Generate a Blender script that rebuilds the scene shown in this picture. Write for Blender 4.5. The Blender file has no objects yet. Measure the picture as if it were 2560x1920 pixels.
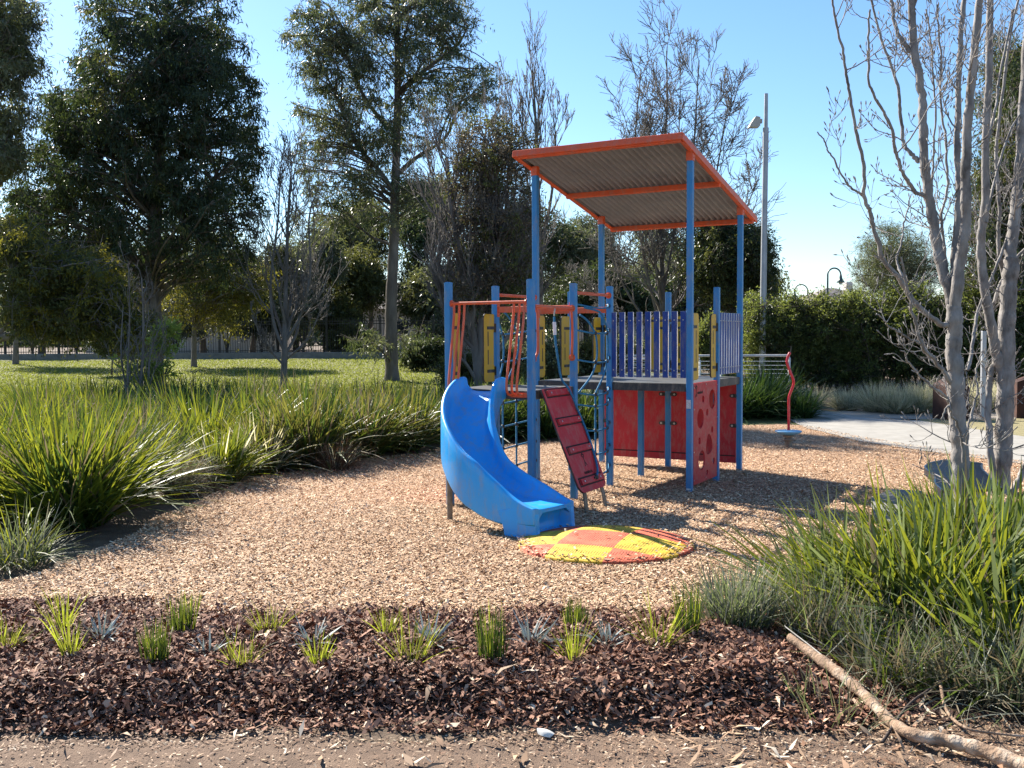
import bpy, math, random
import numpy as np
from mathutils import Matrix, Vector

# ------------------------------------------------------------------ camera, world, sun, exposure
SC = bpy.context.scene
COL = SC.collection
FPX, PITCH, ROLL, CAM_H = 2461.93, 0.04976, -0.006184, 1.829
cam_data = bpy.data.cameras.new("camera")
cam_data.sensor_width = 36.0
cam_data.lens = FPX / 2560.0 * 36.0
cam_data.clip_start = 0.05
cam_data.clip_end = 3000.0
cam = bpy.data.objects.new("camera", cam_data)
COL.objects.link(cam)
cam.matrix_world = (Matrix.Translation((0, 0, CAM_H)) @ Matrix.Rotation(math.radians(90) - PITCH, 4, 'X')
                    @ Matrix.Rotation(ROLL, 4, 'Z'))
SC.camera = cam

SUN_EL = math.radians(36.0)
SUN_ROT = math.radians(-38.5)          # sun ahead of the camera, to the left
world = bpy.data.worlds.new("World")
SC.world = world
world.use_nodes = True
wn = world.node_tree
bg = wn.nodes["Background"]
sky = wn.nodes.new("ShaderNodeTexSky")
sky.sky_type = 'NISHITA'
sky.sun_disc = False
sky.sun_elevation = SUN_EL
sky.sun_rotation = SUN_ROT
sky.altitude = 50
sky.air_density = 1.0
sky.dust_density = 0.25
sky.ozone_density = 4.0
hs = wn.nodes.new("ShaderNodeHueSaturation"); hs.inputs["Saturation"].default_value = 1.10
wn.links.new(sky.outputs[0], hs.inputs["Color"]); wn.links.new(hs.outputs[0], bg.inputs[0])
bg.inputs[1].default_value = 0.076

sun_data = bpy.data.lights.new("sun", 'SUN')
sun_data.energy = 5.0
sun_data.angle = math.radians(0.53)
sun_data.color = (1.0, 0.93, 0.82)
sun = bpy.data.objects.new("sun", sun_data)
COL.objects.link(sun)
sdir = Vector((math.sin(SUN_ROT) * math.cos(SUN_EL), math.cos(SUN_ROT) * math.cos(SUN_EL), math.sin(SUN_EL)))
sun.rotation_euler = (-sdir).to_track_quat('-Z', 'Y').to_euler()

SC.view_settings.view_transform = 'Standard'
SC.view_settings.look = 'None'
SC.view_settings.gamma = 1.0
SC.view_settings.exposure = 1.48

# ------------------------------------------------------------------ photo measuring helpers
KD = 2560.0 / 2212.0
def _ray(x, y):
    a, b = x * KD - 1280, y * KD - 960
    c, s = math.cos(ROLL), math.sin(ROLL)
    X, Y = c * a + s * b, -s * a + c * b
    d = (X / FPX, 1.0, -Y / FPX)
    cp, sp = math.cos(PITCH), math.sin(PITCH)
    return np.array([d[0], cp + sp * d[2], -sp + cp * d[2]])
def G(x, y, z=0.0):
    """ground point seen at a place of the photo"""
    d = _ray(x, y); t = (z - CAM_H) / d[2]
    return np.array([d[0] * t, d[1] * t, z])
def AT(x, y, Y):
    """point at distance Y seen at a place of the photo"""
    d = _ray(x, y) * (Y / _ray(x, y)[1])
    return d + np.array([0, 0, CAM_H])

# ------------------------------------------------------------------ materials
def mat(name, color=(0.5, 0.5, 0.5), rough=0.6, metal=0.0, spec=0.5, coat=0.0):
    m = bpy.data.materials.new(name); m.use_nodes = True
    b = m.node_tree.nodes["Principled BSDF"]
    b.inputs["Base Color"].default_value = (*color, 1)
    b.inputs["Roughness"].default_value = rough
    b.inputs["Metallic"].default_value = metal
    b.inputs["Specular IOR Level"].default_value = spec
    b.inputs["Coat Weight"].default_value = coat
    return m
def nodes_of(m):
    return m.node_tree.nodes, m.node_tree.links, m.node_tree.nodes["Principled BSDF"]
def ramp(nt, stops):
    r = nt.new("ShaderNodeValToRGB")
    e = r.color_ramp.elements
    while len(e) < len(stops): e.new(0.5)
    for k, (p, c) in enumerate(stops):
        e[k].position = p; e[k].color = (*c, 1)
    return r
def noise_mat(name, stops, scale=5.0, detail=6.0, rough=0.7, bump=0.0, bump_scale=None, metal=0.0, spec=0.4, stretch=(1, 1, 1), bump_dist=0.01, coords='Object', distort=0.0):
    m = mat(name, rough=rough, metal=metal, spec=spec)
    nt, lk, b = nodes_of(m)
    tc = nt.new("ShaderNodeTexCoord"); mp = nt.new("ShaderNodeMapping")
    mp.inputs["Scale"].default_value = stretch
    lk.new(tc.outputs[coords], mp.inputs[0])
    n = nt.new("ShaderNodeTexNoise"); n.inputs["Scale"].default_value = scale; n.inputs["Detail"].default_value = detail
    n.inputs["Roughness"].default_value = 0.65; n.inputs["Distortion"].default_value = distort
    lk.new(mp.outputs[0], n.inputs["Vector"])
    r = ramp(nt, stops); lk.new(n.outputs["Fac"], r.inputs[0]); lk.new(r.outputs[0], b.inputs["Base Color"])
    if bump:
        n2 = nt.new("ShaderNodeTexNoise"); n2.inputs["Scale"].default_value = bump_scale or scale * 4; n2.inputs["Detail"].default_value = 8
        lk.new(mp.outputs[0], n2.inputs["Vector"])
        bp = nt.new("ShaderNodeBump"); bp.inputs["Strength"].default_value = bump; bp.inputs["Distance"].default_value = bump_dist
        lk.new(n2.outputs["Fac"], bp.inputs["Height"]); lk.new(bp.outputs[0], b.inputs["Normal"])
    return m
def painted(name, color, rough=0.35, worn=0.12, spec=0.5, scuff=1.0):
    """painted or moulded surface: the colour drifts a little, with scuffs in the gloss"""
    m = mat(name, color, rough, spec=spec)
    nt, lk, b = nodes_of(m)
    tc = nt.new("ShaderNodeTexCoord")
    n = nt.new("ShaderNodeTexNoise"); n.inputs["Scale"].default_value = 3.5; n.inputs["Detail"].default_value = 8; n.inputs["Roughness"].default_value = 0.7
    lk.new(tc.outputs["Object"], n.inputs["Vector"])
    d = tuple(c * (1 - worn) for c in color); l = tuple(min(1, c * (1 + worn * 0.8) + 0.012 * worn * 4) for c in color)
    r = ramp(nt, [(0.3, d), (0.72, l)]); lk.new(n.outputs["Fac"], r.inputs[0])
    # dusty scuffs with a shape of their own
    mp = nt.new("ShaderNodeMapping"); mp.inputs["Scale"].default_value = (1.0, 1.0, 0.35); lk.new(tc.outputs["Object"], mp.inputs[0])
    n3 = nt.new("ShaderNodeTexNoise"); n3.inputs["Scale"].default_value = 11; n3.inputs["Detail"].default_value = 12; n3.inputs["Roughness"].default_value = 0.78
    lk.new(mp.outputs[0], n3.inputs["Vector"])
    r3 = ramp(nt, [(0.48, (0, 0, 0)), (0.66, (0.42, 0.42, 0.42))]); lk.new(n3.outputs["Fac"], r3.inputs[0])
    mx = nt.new("ShaderNodeMix"); mx.data_type = 'RGBA'; mx.inputs[7].default_value = (0.30, 0.25, 0.20, 1)
    ml = nt.new("ShaderNodeMath"); ml.operation = 'MULTIPLY'; ml.inputs[1].default_value = scuff; lk.new(r3.outputs[0], ml.inputs[0])
    lk.new(ml.outputs[0], mx.inputs[0]); lk.new(r.outputs[0], mx.inputs[6]); lk.new(mx.outputs[2], b.inputs["Base Color"])
    n2 = nt.new("ShaderNodeTexNoise"); n2.inputs["Scale"].default_value = 28; n2.inputs["Detail"].default_value = 6
    lk.new(tc.outputs["Object"], n2.inputs["Vector"])
    mr = nt.new("ShaderNodeMapRange"); mr.inputs["To Min"].default_value = rough * 0.75; mr.inputs["To Max"].default_value = min(1, rough * 1.5)
    lk.new(n2.outputs["Fac"], mr.inputs[0]); lk.new(mr.outputs[0], b.inputs["Roughness"])
    return m
def leaf_mat(name, dark, light, trans, rough=0.45, tw=0.35, spec=0.16):
    """leaf: tint varies per leaf through the 'tint' attribute; sun shines through it"""
    m = mat(name, rough=rough, spec=spec)
    nt, lk, b = nodes_of(m)
    at = nt.new("ShaderNodeAttribute"); at.attribute_name = "tint"
    r = ramp(nt, [(0.0, dark), (1.0, light)]); lk.new(at.outputs["Fac"], r.inputs[0])
    lk.new(r.outputs[0], b.inputs["Base Color"])
    tr = nt.new("ShaderNodeBsdfTranslucent")
    r2 = ramp(nt, [(0.0, tuple(c * 0.6 for c in trans)), (1.0, trans)]); lk.new(at.outputs["Fac"], r2.inputs[0])
    lk.new(r2.outputs[0], tr.inputs[0])
    mx = nt.new("ShaderNodeMixShader"); mx.inputs[0].default_value = tw
    out = nt["Material Output"]
    lk.new(b.outputs[0], mx.inputs[1]); lk.new(tr.outputs[0], mx.inputs[2]); lk.new(mx.outputs[0], out.inputs[0])
    return m
def tint_mat(name, stops, rough=0.8, spec=0.2):
    m = mat(name, rough=rough, spec=spec)
    nt, lk, b = nodes_of(m)
    at = nt.new("ShaderNodeAttribute"); at.attribute_name = "tint"
    r = ramp(nt, stops); lk.new(at.outputs["Fac"], r.inputs[0]); lk.new(r.outputs[0], b.inputs["Base Color"])
    return m

# ------------------------------------------------------------------ mesh helpers
def tag(o, label=None, cat=None, group=None, kind=None):
    if label: o["label"] = label
    if cat: o["category"] = cat
    if group: o["group"] = group
    if kind: o["kind"] = kind
    return o
def empty(name, loc=(0, 0, 0), rz=0.0):
    o = bpy.data.objects.new(name, None); COL.objects.link(o)
    o.location = loc; o.rotation_euler = (0, 0, rz); o.empty_display_size = 0.1
    return o
def link(name, me, parent=None):
    o = bpy.data.objects.new(name, me); COL.objects.link(o)
    if parent is not None: o.parent = parent
    return o
def np_mesh(name, V, F, mats, parent=None, tint=None, smooth=False):
    """V (n,3), F (m,k) of one face size"""
    V = np.ascontiguousarray(V, np.float32); F = np.ascontiguousarray(F, np.int32)
    me = bpy.data.meshes.new(name)
    me.vertices.add(len(V)); me.vertices.foreach_set("co", V.ravel())
    k = F.shape[1]
    me.loops.add(F.size); me.loops.foreach_set("vertex_index", F.ravel())
    me.polygons.add(len(F))
    me.polygons.foreach_set("loop_start", np.arange(0, F.size, k, dtype=np.int32))
    me.polygons.foreach_set("loop_total", np.full(len(F), k, np.int32))
    if smooth: me.polygons.foreach_set("use_smooth", np.ones(len(F), bool))
    for m in (mats if isinstance(mats, (list, tuple)) else [mats]): me.materials.append(m)
    if tint is not None:
        a = me.attributes.new("tint", 'FLOAT', 'POINT'); a.data.foreach_set("value", np.ascontiguousarray(tint, np.float32))
    me.update(calc_edges=True)
    return link(name, me, parent)

def frame_of(d):
    d = np.asarray(d, float); d = d / (np.linalg.norm(d) + 1e-12)
    a = np.array([0, 0, 1.0]) if abs(d[2]) < 0.9 else np.array([1.0, 0, 0])
    u = np.cross(a, d); u /= np.linalg.norm(u)
    return u, np.cross(d, u), d
class MB:
    """collects shapes into one mesh"""
    def __init__(s): s.V = []; s.F = []; s.M = []; s.S = []; s.n = 0
    def add(s, V, F, m=0, smooth=False):
        V = np.asarray(V, float); s.V.append(V)
        for f in F:
            s.F.append([int(i) + s.n for i in f]); s.M.append(m); s.S.append(smooth)
        s.n += len(V)
    def box(s, c, size, m=0, R=None):
        hx, hy, hz = [k / 2 for k in size]
        P = np.array([(x, y, z) for z in (-hz, hz) for y in (-hy, hy) for x in (-hx, hx)])
        if R is not None: P = P @ np.asarray(R).T
        s.add(P + np.asarray(c, float), [(0, 2, 3, 1), (4, 5, 7, 6), (0, 1, 5, 4), (2, 6, 7, 3), (0, 4, 6, 2), (1, 3, 7, 5)], m)
    def tube(s, pts, r, n=8, m=0, smooth=True, cap=True):
        pts = np.asarray(pts, float); k = len(pts)
        r = np.full(k, r) if np.isscalar(r) else np.asarray(r, float)
        T = np.gradient(pts, axis=0)
        u, v, _ = frame_of(T[0]); V = []
        for q in range(k):
            t = T[q] / (np.linalg.norm(T[q]) + 1e-12)
            u = u - t * (u @ t); u /= (np.linalg.norm(u) + 1e-12); v = np.cross(t, u)
            a = np.linspace(0, 2 * np.pi, n, endpoint=False)
            V.append(pts[q] + r[q] * (np.cos(a)[:, None] * u + np.sin(a)[:, None] * v))
        V = np.concatenate(V)
        F = [(q * n + a, q * n + (a + 1) % n, (q + 1) * n + (a + 1) % n, (q + 1) * n + a) for q in range(k - 1) for a in range(n)]
        s.add(V, F, m, smooth)
        if cap:
            s.add(V[:n], [tuple(range(n))[::-1]], m); s.add(V[-n:], [tuple(range(n))], m)
    def extrude(s, poly, o, u, v, w, t, m=0, me=None):
        """polygon in the (u,v) plane at o, thickness t along w (centred)"""
        o, u, v, w = [np.asarray(a, float) for a in (o, u, v, w)]
        P = np.asarray(poly, float); n = len(P)
        A = o + P[:, :1] * u + P[:, 1:] * v
        V = np.concatenate([A + w * t / 2, A - w * t / 2])
        s.add(V, [tuple(range(n)), tuple(range(2 * n - 1, n - 1, -1))], m)
        s.add(V, [(a, a + n, (a + 1) % n + n, (a + 1) % n) for a in range(n)], m if me is None else me)
    def lathe(s, prof, n=24, m=0, c=(0, 0, 0), smooth=True):
        a = np.linspace(0, 2 * np.pi, n, endpoint=False); c = np.asarray(c, float)
        V = np.concatenate([np.stack([r * np.cos(a), r * np.sin(a), np.full(n, z)], 1) for r, z in prof]) + c
        k = len(prof)
        s.add(V, [(q * n + b, q * n + (b + 1) % n, (q + 1) * n + (b + 1) % n, (q + 1) * n + b) for q in range(k - 1) for b in range(n)], m, smooth)
    def build(s, name, mats, parent=None, bevel=0.0, seg=2):
        me = bpy.data.meshes.new(name)
        me.from_pydata(np.concatenate(s.V).tolist() if s.V else [], [], s.F)
        for m in (mats if isinstance(mats, (list, tuple)) else [mats]): me.materials.append(m)
        me.polygons.foreach_set("material_index", s.M); me.polygons.foreach_set("use_smooth", s.S)
        me.update()
        o = link(name, me, parent)
        if bevel:
            b = o.modifiers.new("bevel", 'BEVEL'); b.width = bevel; b.segments = seg; b.limit_method = 'ANGLE'; b.angle_limit = math.radians(50)
            b.harden_normals = False
        return o
def round_rect(w, h, r, n=5, cx=0.0, cy=0.0):
    P = []
    for (sx, sy, a0) in ((1, 1, 0), (-1, 1, 90), (-1, -1, 180), (1, -1, 270)):
        for k in range(n + 1):
            a = math.radians(a0 + 90 * k / n)
            P.append((cx + sx * (w / 2 - r) + r * math.cos(a), cy + sy * (h / 2 - r) + r * math.sin(a)))
    return P
def bez(ctrl, n=16):
    """smooth curve through the points"""
    C = np.asarray(ctrl, float); out = []
    P = np.concatenate([[2 * C[0] - C[1]], C, [2 * C[-1] - C[-2]]])
    for i in range(1, len(P) - 2):
        for t in np.linspace(0, 1, n, endpoint=False):
            a, b, c, d = P[i - 1], P[i], P[i + 1], P[i + 2]
            out.append(0.5 * ((2 * b) + (-a + c) * t + (2 * a - 5 * b + 4 * c - d) * t * t + (-a + 3 * b - 3 * c + d) * t ** 3))
    out.append(C[-1]); return np.array(out)
def copy_tree(o, parent=None):
    c = o.copy(); COL.objects.link(c); c.parent = parent
    for ch in list(o.children): copy_tree(ch, c)
    return c
RNG = np.random.default_rng(7)
# ================================================================== GROUND
def sst(a, b, x):
    t = np.clip((x - a) / (b - a), 0, 1); return t * t * (3 - 2 * t)
def gz(x, y):
    x = np.asarray(x, float); y = np.asarray(y, float)
    wob = 0.06 * np.sin(2.3 * x + 0.7) + 0.04 * np.sin(5.1 * x)
    mound = sst(4.50, 4.86, y + wob) * (1 - sst(5.5, 6.35, y + wob)) * (1 - sst(1.15, 1.9, x))
    z = mound * (0.115 + 0.018 * np.sin(3.7 * x + 2 * y) + 0.012 * np.sin(9 * x - 7 * y))
    z = z + 0.012 * np.sin(1.7 * x + 0.4 * y) * np.sin(1.3 * y + 0.5) * sst(6, 8, y) * (1 - sst(18, 22, y))
    z = z + 0.008 * np.sin(6.1 * x + 1) * np.sin(7.3 * y) * (1 - sst(4.4, 4.8, y))
    z = z + 0.6 * sst(22, 60, y)
    return z
def gzf(x, y): return float(gz(x, y))
def grid_sheet(name, xs, ys, m, dz=0.0, kind='structure', mask=None, smooth=True):
    X, Y = np.meshgrid(xs, ys); Z = gz(X, Y) + dz
    V = np.stack([X.ravel(), Y.ravel(), Z.ravel()], 1)
    nx, ny = len(xs), len(ys)
    i, j = np.meshgrid(np.arange(nx - 1), np.arange(ny - 1)); a = (j * nx + i).ravel()
    F = np.stack([a, a + 1, a + nx + 1, a + nx], 1)
    if mask is not None:
        c = V[F].mean(1); F = F[mask(c[:, 0], c[:, 1])]
    o = np_mesh(name, V, F, m, smooth=smooth); o["kind"] = kind
    return o
def in_poly(P, x, y):
    P = np.asarray(P, float); x = np.asarray(x); y = np.asarray(y); r = np.zeros(x.shape, bool)
    j = len(P) - 1
    for i in range(len(P)):
        xi, yi, xj, yj = P[i, 0], P[i, 1], P[j, 0], P[j, 1]
        c = ((yi > y) != (yj > y)) & (x < (xj - xi) * (y - yi) / (yj - yi + 1e-12) + xi)
        r ^= c; j = i
    return r
def flat_poly(name, P, m, dz, n_sub=1):
    """flat sheet following the ground with a given outline"""
    P = np.asarray(P, float)
    x0, y0 = P.min(0); x1, y1 = P.max(0)
    step = max((x1 - x0), (y1 - y0)) / 90
    import bmesh
    bm = bmesh.new(); vs = [bm.verts.new((x, y, 0)) for x, y in P]
    bm.faces.new(vs); bmesh.ops.triangulate(bm, faces=bm.faces[:])
    bmesh.ops.subdivide_edges(bm, edges=bm.edges[:], cuts=3, use_grid_fill=True)
    for v in bm.verts: v.co.z = gzf(v.co.x, v.co.y) + dz
    me = bpy.data.meshes.new(name); bm.to_mesh(me); bm.free(); me.materials.append(m)
    o = link(name, me); o["kind"] = 'structure'
    return o

M_earth = noise_mat("earth", [(0.25, (0.045, 0.030, 0.020)), (0.5, (0.11, 0.075, 0.048)), (0.8, (0.19, 0.14, 0.09))], 6, 10, 0.95, 0.6, 60, bump_dist=0.02)
M_chipfloor = noise_mat("chip_floor", [(0.3, (0.16, 0.09, 0.052)), (0.5, (0.40, 0.25, 0.15)), (0.75, (0.58, 0.40, 0.25))], 45, 8, 0.95, 0.9, 90, bump_dist=0.02)
M_bedfloor = noise_mat("bark_floor", [(0.3, (0.016, 0.009, 0.007)), (0.55, (0.05, 0.024, 0.018)), (0.8, (0.10, 0.05, 0.036))], 40, 8, 0.95, 0.9, 70, bump_dist=0.025)
M_dirt = noise_mat("path_dirt", [(0.28, (0.085, 0.054, 0.036)), (0.5, (0.150, 0.098, 0.066)), (0.78, (0.24, 0.165, 0.112))], 9, 12, 0.95, 0.7, 130, bump_dist=0.012)
M_lawn = noise_mat("lawn_grass", [(0.25, (0.080, 0.095, 0.022)), (0.5, (0.155, 0.160, 0.052)), (0.78, (0.28, 0.245, 0.11))], 2.2, 10, 0.95, 0.8, 90, bump_dist=0.03)
M_conc = noise_mat("concrete", [(0.3, (0.25, 0.235, 0.205)), (0.55, (0.32, 0.30, 0.265)), (0.8, (0.39, 0.37, 0.33))], 3.5, 10, 0.85, 0.25, 120, bump_dist=0.004)
M_asph = noise_mat("tan_path", [(0.3, (0.24, 0.21, 0.17)), (0.7, (0.36, 0.31, 0.25))], 5, 10, 0.9, 0.3, 100, bump_dist=0.004)
M_dry = noise_mat("dry_lawn", [(0.25, (0.16, 0.14, 0.06)), (0.55, (0.28, 0.24, 0.12)), (0.8, (0.36, 0.31, 0.18))], 6, 10, 0.95, 0.8, 80, bump_dist=0.02)

xs = np.unique(np.concatenate([np.linspace(-900, -60, 15), np.linspace(-60, 60, 81), np.linspace(60, 900, 15)]))
ys = np.unique(np.concatenate([np.linspace(-40, 4, 12), np.linspace(4, 70, 90), np.linspace(70, 1500, 16)]))
grid_sheet("ground", xs, ys, M_earth, -0.045)
grid_sheet("lawn", np.linspace(-60, 6.0, 120), np.linspace(18.5, 62, 90), M_lawn, -0.006)
CHIP_POLY = [tuple(G(*p)[:2]) for p in [(-260, 1290), (-40, 1270), (100, 1235), (300, 1150), (330, 1120), (450, 1072), (560, 1030), (700, 1010), (800, 990), (950, 975), (1130, 958), (1290, 950), (1450, 935), (1610, 918), (1690, 915), (1745, 919), (1850, 944), (2050, 972), (2212, 998), (2400, 1030)]] + [(9.0, 9.0), (6.0, 6.3), (3.0, 6.0), (1.9, 5.9), (1.3, 6.25), (-5.2, 6.3)]
BED_POLY = [(-4.6, 6.75), (-3.4, 6.65), (-2.4, 6.32), (1.3, 6.32), (1.75, 5.9), (2.3, 5.3), (2.2, 4.7), (1.3, 4.52), (-4.6, 4.52)]
wob = lambda x, y: 0.05 * np.sin(4 * x) + 0.035 * np.sin(11 * x + 2)
grid_sheet("woodchip_floor", np.linspace(-8, 10, 150), np.linspace(5.5, 20, 130), M_chipfloor, 0.0, mask=lambda x, y: in_poly(CHIP_POLY, x, y) & (y > 6.2))
grid_sheet("mulch_bed", np.linspace(-5, 2.6, 220), np.linspace(4.42, 6.95, 90), M_bedfloor, 0.006, mask=lambda x, y: (y + 0 * x > 4.5 + wob(x, y)) & ((y < 6.42 + 0.04 * np.sin(7 * x)) | (x < -2.6)))
grid_sheet("dirt_path", np.linspace(-6, 6, 120), np.linspace(1.0, 4.9, 60), M_dirt, 0.0)
grid_sheet("planting_soil", np.linspace(1.2, 9, 70), np.linspace(4.0, 8.6, 50), M_earth, -0.002, mask=lambda x, y: (x > 1.3 + 0.3 * (y > 6.2)) & (y > 4.3) & (x - 1.3 > (y - 6.2) * 0.5))
P_conc = [G(*p)[:2] for p in [(1728, 874), (1760, 884), (1860, 903.5), (1985, 909), (2150, 935), (2420, 975), (2420, 1040), (2212, 1005), (2050, 981), (1850, 953), (1745, 927), (1700, 905)]]
flat_poly("concrete_path", P_conc, M_conc, 0.012)
flat_poly("tan_path", [G(*p)[:2] for p in [(1790, 889), (2420, 884), (2420, 903), (1990, 906), (1860, 903)]], M_asph, 0.004)
flat_poly("dry_grass_patch", [G(*p)[:2] for p in [(1984, 909), (1990, 906), (2420, 903), (2420, 976), (2150, 935)]], M_dry, 0.008)
flat_poly("road", [(-60, 66), (40, 66), (40, 74), (-60, 74)], mat("road_asphalt", (0.30, 0.30, 0.29), 0.9), 0.02)

def quads_scatter(name, x, y, L, W, tilt, lift, m, rng, tint, kind='stuff', label=None, cat=None, curl=0.0, zoff=0.004, pointed=False):
    """flat chips strewn over the ground, each one a small tilted face of two quads"""
    n = len(x)
    a = rng.uniform(0, 2 * np.pi, n); ti = rng.normal(0, tilt, n); ro = rng.normal(0, tilt, n)
    u = np.stack([np.cos(a) * np.cos(ti), np.sin(a) * np.cos(ti), np.sin(ti)], 1)
    s = np.stack([-np.sin(a), np.cos(a), np.zeros(n)], 1)
    w = np.cross(u, s); s = s * np.cos(ro)[:, None] + w * np.sin(ro)[:, None]; w = np.cross(u, s)
    ext = np.abs(u[:, 2]) * L / 2 + np.abs(s[:, 2]) * W / 2
    c = np.stack([x, y, gz(x, y) + zoff + ext * 0.8 + rng.uniform(0, 1, n) * lift], 1)
    hl = (L / 2)[:, None]; hw = (W / 2)[:, None]
    j = lambda: 1 + rng.uniform(-0.35, 0.35, n)[:, None]
    cu = (curl * rng.uniform(-1, 1, n))[:, None] * hl * w
    e = 0.12 if pointed else 1.0
    P0 = c - u * hl * j() - s * hw * e * j(); P1 = c - u * hl * j() + s * hw * e * j()
    P2 = c + cu - s * hw * j(); P3 = c + cu + s * hw * j()
    P4 = c + u * hl * j() - s * hw * e * j(); P5 = c + u * hl * j() + s * hw * e * j()
    V = np.stack([P0, P1, P2, P3, P4, P5], 1).reshape(-1, 3)
    b = (np.arange(n) * 6)[:, None]
    F = np.concatenate([b + np.array([[0, 2, 3, 1]]), b + np.array([[2, 4, 5, 3]])])
    o = np_mesh(name, V, F, m, tint=np.repeat(tint, 6)); tag(o, label, cat, kind=kind)
    return o
M_chip = tint_mat("wood_chip", [(0, (0.13, 0.068, 0.038)), (0.3, (0.40, 0.245, 0.145)), (0.7, (0.66, 0.455, 0.285)), (1, (0.86, 0.69, 0.49))], 0.85)
M_bark = tint_mat("bark_chip", [(0, (0.045, 0.017, 0.010)), (0.4, (0.18, 0.080, 0.048)), (0.70, (0.32, 0.160, 0.100)), (0.85, (0.50, 0.31, 0.20)), (1, (0.72, 0.55, 0.39))], 0.8, 0.3)
M_litter = tint_mat("dry_leaf", [(0, (0.09, 0.046, 0.028)), (0.35, (0.24, 0.13, 0.075)), (0.75, (0.42, 0.29, 0.18)), (1, (0.62, 0.52, 0.40))], 0.7, 0.3)
rg = np.random.default_rng(11)
# wood chips: denser close to the camera
yy = 6.15 + (19.5 - 6.15) * rg.uniform(0, 1, 1050000) ** 1.7; xx = rg.uniform(-0.98, 0.80, 1050000) * yy * 0.78 + 0.1 * yy
k = in_poly(CHIP_POLY, xx, yy) & (yy > 6.28 + 0.07 * np.sin(5 * xx) + rg.normal(0, 0.11, len(xx))); xx, yy = xx[k][:430000], yy[k][:430000]
n = len(xx)
pt = 0.5 + 0.22 * np.sin(1.1 * xx + 0.6 * yy) * np.sin(0.9 * yy - 0.5 * xx)
quads_scatter("wood_chips", xx, yy, rg.gamma(3.0, 0.0052, n) + 0.007, rg.gamma(3.0, 0.0021, n) + 0.003, 0.24, 0.012, M_chip, rg,
              np.clip(rg.normal(0.52, 0.25, n) + (pt - 0.5) * 0.25, 0, 1), label="loose tan wood chips covering the playground floor", cat="wood chips", curl=0.15)
n0 = 150000
xx = rg.uniform(-4.6, 2.3, n0); yy = rg.uniform(4.42, 6.75, n0)
k = (yy > 4.48 + wob(xx, yy) + rg.normal(0, 0.05, n0)) & ((yy < 6.36 + 0.05 * np.sin(6 * xx) + rg.normal(0, 0.11, n0)) | (xx < -2.5 + rg.normal(0, 0.3, n0))) & (xx < 2.1 - 0.3 * (5.6 - yy) + rg.normal(0, .1, n0))
xx, yy = xx[k], yy[k]; n = len(xx)
quads_scatter("bark_mulch", xx, yy, rg.gamma(2.2, 0.0095, n) + 0.009, rg.gamma(2.2, 0.0036, n) + 0.004, 0.40, 0.024, M_bark, rg,
              np.clip(rg.beta(1.7, 2.2, n) * 0.95 + (rg.uniform(0, 1, n) > 0.92) * 0.42, 0, 1), label="dark red brown bark mulch of the near planting bed", cat="bark mulch", curl=0.3)
n = 26000
xx = rg.uniform(-2.7, 2.9, n); yy = rg.uniform(3.3, 4.62, n)
k = rg.uniform(0, 1, n) < np.clip((yy - 3.3) / 1.1, 0.25, 1) * (0.35 + 0.65 * np.clip((xx + 0.6) / 1.4, 0, 1) + 0.5 * (yy > 4.3))
xx, yy = xx[k], yy[k]; n = len(xx)
quads_scatter("path_debris", xx, yy, rg.gamma(2.0, 0.0042, n) + 0.005, rg.gamma(2.0, 0.0016, n) + 0.0025, 0.26, 0.004, M_litter, rg,
              np.clip(rg.beta(1.6, 1.4, n), 0, 1), label="broken wood bits strewn over the bare dirt path", cat="wood bits", curl=0.2)
n = 420
xx = np.concatenate([rg.uniform(-2.6, 2.7, 200), rg.normal(1.65, 0.45, 220)]); yy = np.concatenate([rg.normal(4.62, 0.35, 200), rg.normal(4.55, 0.35, 220)])
quads_scatter("leaf_litter", xx, yy, rg.uniform(0.05, 0.13, n), rg.uniform(0.012, 0.026, n), 0.22, 0.012, M_litter, rg,
              np.clip(rg.normal(0.62, 0.25, n), 0, 1), label="fallen dry gum leaves along the mulch edge", cat="dry leaves", curl=0.5, pointed=True)
n = 700
yy = 6.4 + 8 * rg.uniform(0, 1, n) ** 1.5; xx = np.where(rg.uniform(0, 1, n) < .5, rg.uniform(-3.6, 3.2, n), -3.3 + np.abs(rg.normal(0, .7, n)))
k = in_poly(CHIP_POLY, xx, yy); xx, yy = xx[k], yy[k]; n = len(xx)
quads_scatter("blown_leaves", xx, yy, rg.uniform(0.04, 0.11, n), rg.uniform(0.010, 0.022, n), 0.25, 0.012, M_litter, rg,
              np.clip(rg.normal(0.40, 0.3, n), 0, 1), label="dry gum leaves blown onto the playground wood chips", cat="dry leaves", curl=0.5, pointed=True, zoff=0.016)
# grass blades of the lawn
M_grass = leaf_mat("grass_blade", (0.08, 0.10, 0.022), (0.26, 0.27, 0.08), (0.36, 0.40, 0.07), 0.6, 0.38)
n = 90000
yy = 20 + 34 * rg.uniform(0, 1, n) ** 1.3; xx = rg.uniform(-0.62, 0.02, n) * yy
a = rg.uniform(0, np.pi, n); hh = rg.uniform(0.03, 0.085, n); ww = rg.uniform(0.02, 0.04, n)
d = np.stack([np.cos(a), np.sin(a), np.zeros(n)], 1); c = np.stack([xx, yy, gz(xx, yy) - 0.01], 1)
tip = c + np.stack([rg.normal(0, 0.03, n), rg.normal(0, 0.03, n), hh], 1)
V = np.stack([c - d * ww[:, None], c + d * ww[:, None], tip], 1).reshape(-1, 3)
o = np_mesh("lawn_blades", V, np.arange(3 * n).reshape(-1, 3), M_grass, tint=np.repeat(rg.uniform(0, 1, n), 3))
tag(o, "short sunlit grass of the lawn behind the planting", "grass", kind='stuff')
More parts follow.
